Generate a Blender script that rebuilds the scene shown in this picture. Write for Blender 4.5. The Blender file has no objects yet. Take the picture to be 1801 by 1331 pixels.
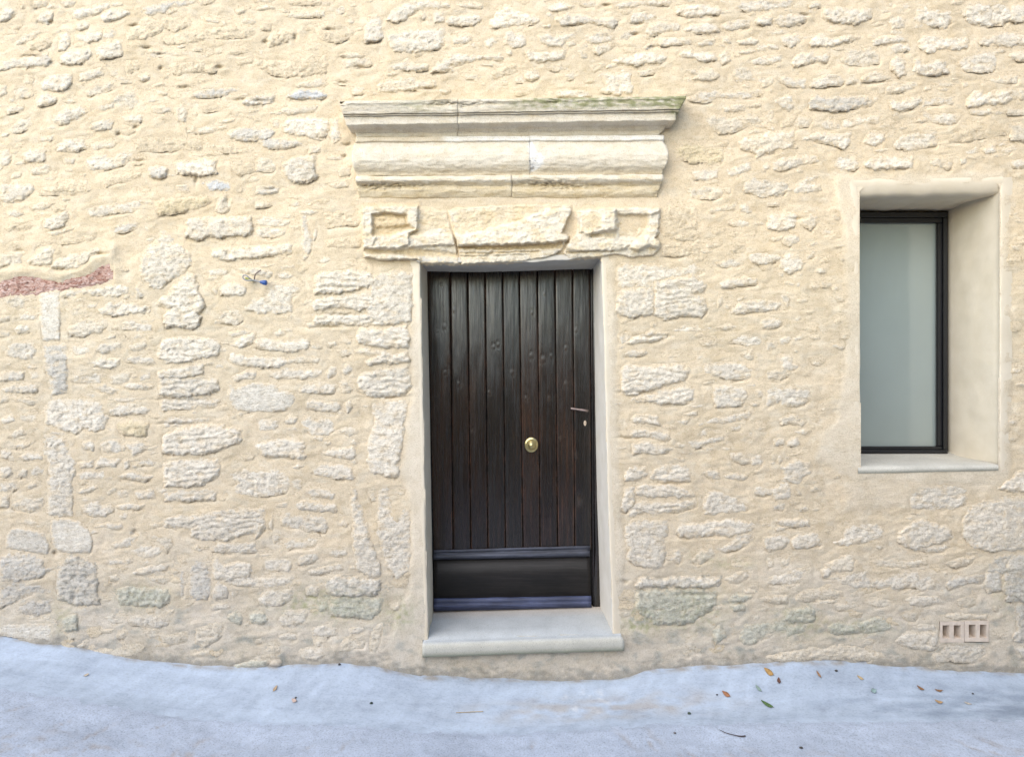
import bpy, math, random
import numpy as np

# ------------------------------------------------------------------ camera
W0, H0 = 1801.0, 1331.0
CX, CY = 900.5, 665.5
F = 1024.0            # focal length in photo pixels
D = 3.2               # metres from the camera to the wall face
CAMZ = 1.72
sc = bpy.context.scene
col = sc.collection
cam_d = bpy.data.cameras.new('camera')
cam_d.sensor_width = 36.0
cam_d.lens = F / W0 * 36.0
cam_d.clip_start = 0.05
cam_d.clip_end = 500.0
cam = bpy.data.objects.new('camera', cam_d)
cam.location = (0, -D, CAMZ)
cam.rotation_euler = (math.radians(90), 0, 0)
col.objects.link(cam)
sc.camera = cam

# ------------------------------------------------------------------ sky, sun, exposure
SUN_EL, SUN_AZ = 38.0, 34.0          # azimuth: degrees to the left of the wall's outward normal
world = bpy.data.worlds.new('World')
sc.world = world
world.use_nodes = True
wn = world.node_tree.nodes
wl = world.node_tree.links
wn.clear()
wo = wn.new('ShaderNodeOutputWorld')
wb = wn.new('ShaderNodeBackground')
ws = wn.new('ShaderNodeTexSky')
ws.sky_type = 'NISHITA'
ws.sun_disc = False
ws.sun_elevation = math.radians(SUN_EL)
ws.sun_rotation = math.radians(180 + SUN_AZ)
ws.air_density = 1.3
ws.dust_density = 0.4
ws.ozone_density = 1.0
wb.inputs['Strength'].default_value = 0.15
wl.new(ws.outputs[0], wb.inputs['Color'])
wl.new(wb.outputs[0], wo.inputs['Surface'])
sun_d = bpy.data.lights.new('sun', 'SUN')
sun_d.energy = 1.5
sun_d.angle = math.radians(80)
sun_d.color = (1.0, 0.85, 0.66)
sun = bpy.data.objects.new('sun', sun_d)
a, e = math.radians(SUN_AZ), math.radians(SUN_EL)
from mathutils import Vector
sv = Vector((-math.sin(a) * math.cos(e), -math.cos(a) * math.cos(e), math.sin(e)))
sun.rotation_euler = sv.to_track_quat('Z', 'Y').to_euler()
sun.location = sv * 20
col.objects.link(sun)
vs = sc.view_settings
vs.view_transform = 'Standard'
vs.look = 'None'
vs.gamma = 1.0
vs.use_curve_mapping = False
vs.exposure = 1.32

# ------------------------------------------------------------------ helpers
def P(px, py, h):
    """photo pixel at protrusion h (metres in front of the wall face) -> world"""
    px = np.asarray(px, float); py = np.asarray(py, float)
    h = np.broadcast_to(np.asarray(h, float), np.broadcast(px, py).shape)
    k = (D - h) / F
    return np.stack([(px - CX) * k, -h + 0 * px, CAMZ - (py - CY) * k], -1)

def tag(o, label=None, cat=None, group=None, kind=None):
    if label: o['label'] = label
    if cat: o['category'] = cat
    if group: o['group'] = group
    if kind: o['kind'] = kind
    return o

def empty(name, loc, label, cat):
    o = bpy.data.objects.new(name, None)
    o.location = loc
    o.empty_display_size = 0.1
    col.objects.link(o)
    return tag(o, label, cat, None, 'thing' if label else None)

def mesh_obj(name, V, Q, mat, parent=None, C=None, smooth=True, T=None):
    """V (n,3) world coordinates, Q (m,4) quads, T (k,3) triangles, C (n,3) tone"""
    V = np.asarray(V, float).reshape(-1, 3)
    ctr = (V.min(0) + V.max(0)) / 2
    me = bpy.data.meshes.new(name)
    Q = np.zeros((0, 4), int) if Q is None else np.asarray(Q, int).reshape(-1, 4)
    T = np.zeros((0, 3), int) if T is None else np.asarray(T, int).reshape(-1, 3)
    me.vertices.add(len(V))
    me.vertices.foreach_set('co', (V - ctr).astype(np.float32).ravel())
    me.loops.add(Q.size + T.size)
    me.loops.foreach_set('vertex_index', np.concatenate([Q.ravel(), T.ravel()]).astype(np.int32))
    n = len(Q) + len(T)
    me.polygons.add(n)
    st = np.concatenate([np.arange(len(Q)) * 4, Q.size + np.arange(len(T)) * 3]).astype(np.int32)
    me.polygons.foreach_set('loop_start', st)
    me.polygons.foreach_set('use_smooth', np.full(n, smooth, bool))
    if C is not None:
        C = np.broadcast_to(np.asarray(C, float), V.shape)
        at = me.color_attributes.new('tone', 'FLOAT_COLOR', 'POINT')
        at.data.foreach_set('color', np.concatenate([C, np.ones((len(V), 1))], 1).astype(np.float32).ravel())
    me.update(calc_edges=True)
    me.validate()
    o = bpy.data.objects.new(name, me)
    if mat: me.materials.append(mat)
    col.objects.link(o)
    if parent is not None:
        o.parent = parent
        o.location = Vector(ctr) - parent_world(parent)
    else:
        o.location = ctr
    return o

def parent_world(p):
    v = Vector(p.location)
    while p.parent is not None:
        p = p.parent
        v = v + Vector(p.location)
    return v

def gridq(n, m):
    i = np.arange(n - 1)[:, None] * m + np.arange(m - 1)[None, :]
    return np.stack([i, i + 1, i + m + 1, i + m], -1).reshape(-1, 4)

def grid_obj(name, G, mat, parent=None, C=None, mask=None, smooth=True, flip=False):
    n, m = G.shape[:2]
    q = gridq(n, m)
    V = G.reshape(-1, 3)
    if C is not None: C = np.broadcast_to(C, G.shape).reshape(-1, 3)
    if mask is not None:
        q = q[mask.reshape(-1)[q].all(1)]
        used = np.zeros(len(V), bool); used[q.ravel()] = True
        idx = np.cumsum(used) - 1
        q = idx[q]; V = V[used]
        if C is not None: C = C[used]
    if flip: q = q[:, ::-1]
    return mesh_obj(name, V, q, mat, parent, C, smooth)

def _hash(ix, iy, seed):
    h = (ix.astype(np.int64) * 374761393 + iy.astype(np.int64) * 668265263 + seed * 2147483647) & 0xffffffff
    h = ((h ^ (h >> 13)) * 1274126177) & 0xffffffff
    return (h ^ (h >> 16)) & 0xffff

def noise(x, y, seed=0):
    x, y = np.broadcast_arrays(np.asarray(x, float), np.asarray(y, float))
    ix = np.floor(x); iy = np.floor(y)
    fx = x - ix; fy = y - iy
    ix = ix.astype(np.int64); iy = iy.astype(np.int64)
    u = fx * fx * fx * (fx * (fx * 6 - 15) + 10)
    v = fy * fy * fy * (fy * (fy * 6 - 15) + 10)
    def g(dx, dy):
        a = _hash(ix + dx, iy + dy, seed) * (2 * math.pi / 65536)
        return np.cos(a) * (fx - dx) + np.sin(a) * (fy - dy)
    n00 = g(0, 0); n10 = g(1, 0); n01 = g(0, 1); n11 = g(1, 1)
    return ((n00 * (1 - u) + n10 * u) * (1 - v) + (n01 * (1 - u) + n11 * u) * v) * 1.5

def fbm(x, y, octv=3, seed=0, gain=0.5):
    s = 0; amp = 1.0
    for i in range(octv):
        s = s + amp * noise(x, y, seed + i * 17)
        x = x * 2.03; y = y * 2.03; amp *= gain
    return s

def sdist(x, y, poly):
    """signed distance to a polygon, positive inside"""
    poly = np.asarray(poly, float)
    x = np.asarray(x, float); y = np.asarray(y, float)
    d2 = np.full(x.shape, 1e18); ins = np.zeros(x.shape, bool)
    n = len(poly)
    for i in range(n):
        ax, ay = poly[i]; bx, by = poly[(i + 1) % n]
        ex, ey = bx - ax, by - ay
        L = ex * ex + ey * ey + 1e-12
        t = np.clip(((x - ax) * ex + (y - ay) * ey) / L, 0, 1)
        d2 = np.minimum(d2, (x - ax - t * ex) ** 2 + (y - ay - t * ey) ** 2)
        if abs(ey) > 1e-9:
            c = (ay > y) != (by > y)
            ins ^= c & (x < ex * (y - ay) / ey + ax)
    d = np.sqrt(d2)
    return np.where(ins, d, -d)

def sstep(a, b, x):
    t = np.clip((x - a) / (b - a), 0, 1)
    return t * t * (3 - 2 * t)

def U(x, y):
    """slow unevenness of the whole wall face"""
    return 0.010 * fbm(x / 230, y / 170, 2, 901) + 0.004 * noise(x / 70, y / 55, 911)

SLITS = [(237, 46, 9, 2), (281, 96, 10, 2), (258, 84, 8, 2.2), (322, 155, 12, 2.2), (209, 236, 4, 3), (239, 225, 5, 3), (283, 120, 3, 3), (386, 119, 7, 3), (245, 283, 10, 2), (88, 38, 5, 3), (90, 111, 5, 3),
         (580, 54, 9, 2.2), (468, 74, 5, 3), (519, 66, 3, 6), (657, 75, 12, 1.8), (629, 117, 9, 2), (606, 102, 7, 3), (601, 146, 9, 2), (611, 255, 9, 2.2), (606, 276, 4, 3), (754, 156, 10, 2), (116, 454, 7, 2.6), (36, 442, 9, 2.6),
         (176, 446, 12, 2.2), (107, 472, 14, 2), (258, 544, 4, 4), (237, 936, 6, 4), (301, 800, 8, 2.5), (1414, 27, 9, 2), (1122, 42, 9, 2), (1145, 84, 8, 2), (1114, 61, 9, 2.4), (1066, 10, 7, 2), (1098, 1022, 8, 3), (460, 178, 16, 3),
         (475, 332, 14, 2.2), (425, 176, 10, 2), (1400, 385, 10, 2.5), (97, 972, 4, 4), (130, 1052, 4, 5), (1230, 1045, 34, 2.5), (1295, 1060, 12, 2.5), (60, 100, 18, 1.8), (345, 316, 3, 6), (400, 352, 4, 7), (1150, 592, 30, 2.5), (1125, 690, 30, 2), (1110, 770, 24, 2), (1180, 850, 30, 2.0),
         (600, 505, 34, 2.2), (600, 553, 40, 2.0), (575, 575, 30, 2.0), (680, 698, 36, 2), (400, 445, 5, 5), (310, 702, 40, 1.8), (310, 745, 36, 1.8)]
def slits(x, y):
    g = np.zeros(np.shape(x))
    for cx_, cy_, sx_, sy_ in SLITS:
        m_ = (np.abs(x - cx_) < 3 * sx_) & (np.abs(y - cy_) < 4 * sy_ + 6)
        if m_.any():
            xx = x[m_]; yy = y[m_] + 2.2 * noise(xx / 9, cx_ * 0.37, 5)
            g[m_] = np.maximum(g[m_], np.exp(-((xx - cx_) / sx_) ** 2 - ((yy - cy_) / sy_) ** 2))
    return g

def mixc(c0, c1, t):
    t = np.asarray(t)[..., None]
    return np.asarray(c0) * (1 - t) + np.asarray(c1) * t

def catmull(pts, n):
    pts = np.asarray(pts, float)
    t = np.linspace(0, len(pts) - 1, n)
    q = np.concatenate([pts[:1] * 2 - pts[1:2], pts, pts[-1:] * 2 - pts[-2:-1]])
    i = np.minimum(t.astype(int), len(pts) - 2); f = (t - i)[:, None]
    p0, p1, p2, p3 = q[i], q[i + 1], q[i + 2], q[i + 3]
    return 0.5 * (2 * p1 + (p2 - p0) * f + (2 * p0 - 5 * p1 + 4 * p2 - p3) * f ** 2 + (3 * p1 - p0 - 3 * p2 + p3) * f ** 3)

def tube(name, pts, r, mat, parent, seg=8, C=None):
    pts = np.asarray(pts, float); n = len(pts)
    r = np.broadcast_to(np.asarray(r, float), (n,))
    T = np.gradient(pts, axis=0); T /= np.linalg.norm(T, axis=1)[:, None] + 1e-12
    up = np.array([0.13, 1.0, 0.21])
    A = np.cross(T, up); A /= np.linalg.norm(A, axis=1)[:, None] + 1e-12
    B = np.cross(T, A)
    th = np.linspace(0, 2 * np.pi, seg, endpoint=False)
    V = pts[:, None] + r[:, None, None] * (np.cos(th)[None, :, None] * A[:, None] + np.sin(th)[None, :, None] * B[:, None])
    V = V.reshape(-1, 3)
    q = []
    for i in range(n - 1):
        for j in range(seg):
            k = (j + 1) % seg
            q.append((i * seg + j, i * seg + k, (i + 1) * seg + k, (i + 1) * seg + j))
    t = []
    V = np.concatenate([V, pts[:1], pts[-1:]])
    for j in range(seg):
        k = (j + 1) % seg
        t.append((n * seg, k, j)); t.append((n * seg + 1, (n - 1) * seg + j, (n - 1) * seg + k))
    return mesh_obj(name, V, q, mat, parent, C, True, t)

# ------------------------------------------------------------------ materials
def new_mat(name):
    m = bpy.data.materials.new(name); m.use_nodes = True
    nt = m.node_tree
    return m, nt, nt.nodes['Principled BSDF']

def nnode(nt, scale, detail=4, rough=0.6, vec=None, dist=0.0):
    n = nt.nodes.new('ShaderNodeTexNoise')
    n.inputs['Scale'].default_value = scale
    n.inputs['Detail'].default_value = detail
    n.inputs['Roughness'].default_value = rough
    n.inputs['Distortion'].default_value = dist
    if vec is not None: nt.links.new(vec, n.inputs['Vector'])
    return n

def ramp(nt, fac, stops):
    r = nt.nodes.new('ShaderNodeValToRGB')
    el = r.color_ramp.elements
    while len(el) < len(stops): el.new(0.5)
    for e_, (p, c) in zip(el, stops):
        e_.position = p
        e_.color = (c, c, c, 1) if not hasattr(c, '__len__') else (*c, 1)
    nt.links.new(fac, r.inputs[0])
    return r

def mul(nt, a, b, fac=1.0, mode='MULTIPLY'):
    m = nt.nodes.new('ShaderNodeMix'); m.data_type = 'RGBA'; m.blend_type = mode
    if hasattr(fac, 'is_linked'): nt.links.new(fac, m.inputs[0])
    else: m.inputs[0].default_value = fac
    for s, v in ((m.inputs[6], a), (m.inputs[7], b)):
        if hasattr(v, 'is_linked'): nt.links.new(v, s)
        else: s.default_value = (*v, 1)
    return m.outputs[2]

def bump(nt, height, strength, dist, prev=None):
    b = nt.nodes.new('ShaderNodeBump')
    b.inputs['Strength'].default_value = strength
    b.inputs['Distance'].default_value = dist
    nt.links.new(height, b.inputs['Height'])
    if prev is not None: nt.links.new(prev, b.inputs['Normal'])
    return b.outputs[0]

def vmap(nt, scale, rot=(0, 0, 0)):
    g = nt.nodes.new('ShaderNodeNewGeometry')
    m = nt.nodes.new('ShaderNodeMapping')
    m.inputs['Scale'].default_value = scale
    m.inputs['Rotation'].default_value = rot
    nt.links.new(g.outputs['Position'], m.inputs['Vector'])
    return m.outputs[0]

def tone_attr(nt):
    a_ = nt.nodes.new('ShaderNodeVertexColor'); a_.layer_name = 'tone'
    return a_.outputs[0]

def mat_limestone():
    m, nt, b = new_mat('rough_limestone')
    v = vmap(nt, (1, 1, 1))
    n1 = nnode(nt, 26, 5, 0.65, v)
    n2 = nnode(nt, 120, 4, 0.7, v)
    n3 = nnode(nt, 55, 3, 0.6, vmap(nt, (0.6, 1, 1.6)), 0.6)
    c = mul(nt, tone_attr(nt), ramp(nt, n1.outputs[0], [(0.28, (0.90, 0.87, 0.82)), (0.5, (1.0, 0.99, 0.98)), (0.72, (1.06, 1.07, 1.08))]).outputs[0])
    c = mul(nt, c, ramp(nt, n2.outputs[0], [(0.37, (0.72, 0.68, 0.62)), (0.46, 0.97), (0.62, 1.06)]).outputs[0], 0.9)
    nt.links.new(c, b.inputs['Base Color'])
    b.inputs['Roughness'].default_value = 0.93
    b.inputs['Specular IOR Level'].default_value = 0.2
    vo = nt.nodes.new('ShaderNodeTexVoronoi'); vo.inputs['Scale'].default_value = 70
    nt.links.new(v, vo.inputs['Vector'])
    p = ramp(nt, n3.outputs[0], [(0.36, 0.0), (0.5, 0.8), (0.75, 1.0)])
    nb = bump(nt, p.outputs[0], 0.42, 0.006)
    nb = bump(nt, n2.outputs[0], 0.8, 0.004, nb)
    nb = bump(nt, vo.outputs[0], 0.15, 0.004, nb)
    nt.links.new(nb, b.inputs['Normal'])
    return m

def mat_mortar():
    m, nt, b = new_mat('lime_mortar')
    v = vmap(nt, (1, 1, 1))
    brush = nnode(nt, 60, 5, 0.7, vmap(nt, (0.28, 1, 2.2), (0, 0.10, 0)), 1.2)
    grain = nnode(nt, 150, 5, 0.75, v)
    big = nnode(nt, 3.2, 5, 0.6, v)
    mid = nnode(nt, 14, 5, 0.65, v)
    c = mul(nt, tone_attr(nt), ramp(nt, big.outputs[0], [(0.3, (0.92, 0.90, 0.86)), (0.5, 1.0), (0.7, (1.06, 1.05, 1.05))]).outputs[0])
    c = mul(nt, c, ramp(nt, mid.outputs[0], [(0.3, (0.91, 0.89, 0.85)), (0.55, 1.0), (0.72, (1.07, 1.08, 1.10))]).outputs[0])
    c = mul(nt, c, ramp(nt, grain.outputs[0], [(0.38, (0.80, 0.77, 0.72)), (0.47, 0.97), (0.60, 1.07)]).outputs[0], 0.9)
    nt.links.new(c, b.inputs['Base Color'])
    b.inputs['Roughness'].default_value = 0.9
    b.inputs['Specular IOR Level'].default_value = 0.2
    nb = bump(nt, brush.outputs[0], 0.6, 0.004)
    nb = bump(nt, mid.outputs[0], 0.12, 0.008, nb)
    nb = bump(nt, grain.outputs[0], 0.7, 0.0032, nb)
    nt.links.new(nb, b.inputs['Normal'])
    return m

def mat_plaster():
    m, nt, b = new_mat('smooth_plaster')
    v = vmap(nt, (1, 1, 1))
    mid = nnode(nt, 9, 5, 0.6, v)
    gr = nnode(nt, 180, 3, 0.6, v)
    c = mul(nt, tone_attr(nt), ramp(nt, mid.outputs[0], [(0.3, (0.93, 0.92, 0.89)), (0.6, 1.0), (0.75, 1.04)]).outputs[0])
    nt.links.new(c, b.inputs['Base Color'])
    b.inputs['Roughness'].default_value = 0.85
    b.inputs['Specular IOR Level'].default_value = 0.25
    nb = bump(nt, mid.outputs[0], 0.25, 0.01)
    nb = bump(nt, gr.outputs[0], 0.25, 0.0015, nb)
    nt.links.new(nb, b.inputs['Normal'])
    return m

def mat_carved():
    m, nt, b = new_mat('carved_limestone')
    v = vmap(nt, (1, 1, 1))
    n1 = nnode(nt, 18, 5, 0.6, v)
    n2 = nnode(nt, 150, 4, 0.7, v)
    st = nnode(nt, 30, 4, 0.6, vmap(nt, (0.25, 1, 2.2)), 0.4)
    c = mul(nt, tone_attr(nt), ramp(nt, n1.outputs[0], [(0.3, (0.90, 0.87, 0.81)), (0.55, 1.0), (0.75, 1.05)]).outputs[0])
    c = mul(nt, c, ramp(nt, n2.outputs[0], [(0.37, (0.76, 0.72, 0.66)), (0.46, 0.97), (0.62, 1.04)]).outputs[0], 0.85)
    nt.links.new(c, b.inputs['Base Color'])
    b.inputs['Roughness'].default_value = 0.9
    b.inputs['Specular IOR Level'].default_value = 0.2
    nb = bump(nt, st.outputs[0], 0.4, 0.006)
    nb = bump(nt, n2.outputs[0], 0.9, 0.004, nb)
    nt.links.new(nb, b.inputs['Normal'])
    return m

def mat_slab():
    m, nt, b = new_mat('speckled_stone_slab')
    v = vmap(nt, (1, 1, 1))
    sp = nnode(nt, 420, 2, 0.5, v)
    n1 = nnode(nt, 7, 5, 0.6, v)
    c = mul(nt, tone_attr(nt), ramp(nt, sp.outputs[0], [(0.33, (0.55, 0.55, 0.52)), (0.45, 0.98), (0.7, 1.05)]).outputs[0])
    c = mul(nt, c, ramp(nt, n1.outputs[0], [(0.3, 0.88), (0.7, 1.06)]).outputs[0])
    nt.links.new(c, b.inputs['Base Color'])
    b.inputs['Roughness'].default_value = 0.8
    nt.links.new(bump(nt, sp.outputs[0], 0.4, 0.002), b.inputs['Normal'])
    return m

def mat_wood():
    m, nt, b = new_mat('dark_varnished_wood')
    g = nnode(nt, 60, 6, 0.65, vmap(nt, (1.6, 1, 0.05)), 0.5)
    f = nnode(nt, 300, 3, 0.6, vmap(nt, (1.0, 1, 0.025)), 0.2)
    p = nnode(nt, 7, 4, 0.6, vmap(nt, (1.5, 1, 0.35)))
    sp = nnode(nt, 90, 3, 0.7, vmap(nt, (1, 1, 0.7)))
    c = mul(nt, tone_attr(nt), ramp(nt, g.outputs[0], [(0.28, 0.35), (0.5, 1.0), (0.72, (2.4, 2.1, 1.9))]).outputs[0])
    c = mul(nt, c, ramp(nt, p.outputs[0], [(0.3, 0.55), (0.7, 1.8)]).outputs[0])
    c = mul(nt, c, (0.16, 0.15, 0.14), ramp(nt, sp.outputs[0], [(0.70, 0.0), (0.78, 0.55)]).outputs[0], 'MIX')
    nt.links.new(c, b.inputs['Base Color'])
    r = ramp(nt, g.outputs[0], [(0.3, 0.42), (0.5, 0.25), (0.7, 0.15)])
    nt.links.new(r.outputs[0], b.inputs['Roughness'])
    b.inputs['Specular IOR Level'].default_value = 0.65
    nb = bump(nt, g.outputs[0], 0.4, 0.0025)
    nb = bump(nt, f.outputs[0], 0.5, 0.0012, nb)
    nt.links.new(nb, b.inputs['Normal'])
    return m

def mat_rail():
    m, nt, b = new_mat('weathered_rail_wood')
    g = nnode(nt, 60, 6, 0.65, vmap(nt, (0.06, 1, 1.8)), 0.5)
    p = nnode(nt, 12, 4, 0.6, vmap(nt, (0.5, 1, 1)))
    c = mul(nt, tone_attr(nt), ramp(nt, g.outputs[0], [(0.3, 0.5), (0.55, 1.0), (0.70, (2.0, 2.0, 2.0))]).outputs[0])
    c = mul(nt, c, ramp(nt, p.outputs[0], [(0.35, 0.75), (0.7, 1.5)]).outputs[0])
    nt.links.new(c, b.inputs['Base Color'])
    b.inputs['Roughness'].default_value = 0.5
    b.inputs['Specular IOR Level'].default_value = 0.35
    nt.links.new(bump(nt, g.outputs[0], 0.5, 0.002), b.inputs['Normal'])
    return m

def mat_metal(name, c, rough, metal=1.0, nscale=60):
    m, nt, b = new_mat(name)
    n = nnode(nt, nscale, 4, 0.6, vmap(nt, (1, 1, 1)))
    cc = mul(nt, c, ramp(nt, n.outputs[0], [(0.3, 0.7), (0.6, 1.0)]).outputs[0])
    nt.links.new(cc, b.inputs['Base Color'])
    b.inputs['Metallic'].default_value = metal
    b.inputs['Roughness'].default_value = rough
    return m

def mat_plain(name, c, rough=0.6, nscale=40, lo=0.8, hi=1.1, bstr=0.2, coat=0.0):
    m, nt, b = new_mat(name)
    n = nnode(nt, nscale, 4, 0.6, vmap(nt, (1, 1, 1)))
    cc = mul(nt, c, ramp(nt, n.outputs[0], [(0.3, lo), (0.7, hi)]).outputs[0])
    nt.links.new(cc, b.inputs['Base Color'])
    b.inputs['Roughness'].default_value = rough
    b.inputs['Coat Weight'].default_value = coat
    nt.links.new(bump(nt, n.outputs[0], bstr, 0.002), b.inputs['Normal'])
    return m

def mat_glass():
    m, nt, b = new_mat('frosted_glass')
    n = nnode(nt, 3, 3, 0.5, vmap(nt, (1, 1, 1)))
    cc = mul(nt, (0.26, 0.305, 0.295), ramp(nt, n.outputs[0], [(0.3, 0.96), (0.7, 1.03)]).outputs[0])
    nt.links.new(cc, b.inputs['Base Color'])
    b.inputs['Roughness'].default_value = 0.45
    b.inputs['Coat Weight'].default_value = 1.0
    b.inputs['Coat Roughness'].default_value = 0.015
    b.inputs['Coat IOR'].default_value = 1.65
    return m

def mat_red():
    m, nt, b = new_mat('red_sandstone')
    n = nnode(nt, 60, 5, 0.7, vmap(nt, (0.7, 1, 1.3)), 0.8)
    n2 = nnode(nt, 18, 4, 0.6, vmap(nt, (0.6, 1, 1.4)))
    c = mul(nt, tone_attr(nt), ramp(nt, n.outputs[0], [(0.38, (0.50, 0.34, 0.28)), (0.49, 1.0), (0.62, (1.25, 1.45, 1.55))]).outputs[0])
    c = mul(nt, c, ramp(nt, n2.outputs[0], [(0.35, (0.9, 0.8, 0.75)), (0.65, (1.05, 1.1, 1.15))]).outputs[0])
    nt.links.new(c, b.inputs['Base Color'])
    b.inputs['Roughness'].default_value = 0.9
    nt.links.new(bump(nt, n.outputs[0], 0.9, 0.008), b.inputs['Normal'])
    return m

def mat_cement():
    m, nt, b = new_mat('smooth_cement')
    st = nnode(nt, 11, 8, 0.7, vmap(nt, (0.5, 1.8, 1), (0, 0, 0.3)), 0.3)
    fi = nnode(nt, 110, 5, 0.75, vmap(nt, (0.7, 1.2, 1)))
    big = nnode(nt, 2.0, 4, 0.6, vmap(nt, (0.7, 1.3, 1)))
    c = mul(nt, tone_attr(nt), ramp(nt, st.outputs[0], [(0.34, (0.85, 0.85, 0.86)), (0.5, 0.99), (0.64, (1.05, 1.05, 1.04))]).outputs[0])
    c = mul(nt, c, ramp(nt, big.outputs[0], [(0.32, 0.86), (0.6, 1.02)]).outputs[0])
    c = mul(nt, c, ramp(nt, fi.outputs[0], [(0.36, (0.84, 0.83, 0.82)), (0.46, 0.98), (0.62, 1.04)]).outputs[0])
    nt.links.new(c, b.inputs['Base Color'])
    b.inputs['Roughness'].default_value = 0.75
    nb = bump(nt, st.outputs[0], 0.25, 0.006)
    nb = bump(nt, fi.outputs[0], 0.5, 0.003, nb)
    nt.links.new(nb, b.inputs['Normal'])
    return m

def mat_road():
    m, nt, b = new_mat('rough_concrete')
    v = vmap(nt, (1, 1, 1))
    gr = nnode(nt, 130, 5, 0.75, v)
    md = nnode(nt, 18, 5, 0.65, v)
    c = mul(nt, tone_attr(nt), ramp(nt, md.outputs[0], [(0.3, 0.88), (0.6, 1.03)]).outputs[0])
    c = mul(nt, c, ramp(nt, gr.outputs[0], [(0.38, (0.70, 0.69, 0.68)), (0.47, 0.97), (0.62, 1.09)]).outputs[0])
    nt.links.new(c, b.inputs['Base Color'])
    b.inputs['Roughness'].default_value = 0.9
    nb = bump(nt, gr.outputs[0], 0.7, 0.003)
    nb = bump(nt, md.outputs[0], 0.3, 0.008, nb)
    nt.links.new(nb, b.inputs['Normal'])
    return m

M_STONE, M_MORTAR, M_PLASTER, M_CARVED = mat_limestone(), mat_mortar(), mat_plaster(), mat_carved()
M_SLAB, M_WOOD, M_RAIL, M_GLASS, M_RED = mat_slab(), mat_wood(), mat_rail(), mat_glass(), mat_red()
M_CEMENT, M_ROAD = mat_cement(), mat_road()
M_BRASS = mat_metal('aged_brass', (0.62, 0.52, 0.26), 0.32)
M_IRON = mat_metal('worn_iron', (0.34, 0.27, 0.25), 0.5)
M_BLACK = mat_plain('black_painted_metal', (0.010, 0.011, 0.014), 0.42, 30)
M_TERRA = mat_plain('pale_terracotta', (0.63, 0.54, 0.45), 0.9, 40, 0.85, 1.1, 0.3)
M_DARK = mat_plain('dark_void', (0.02, 0.02, 0.02), 0.9)

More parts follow.
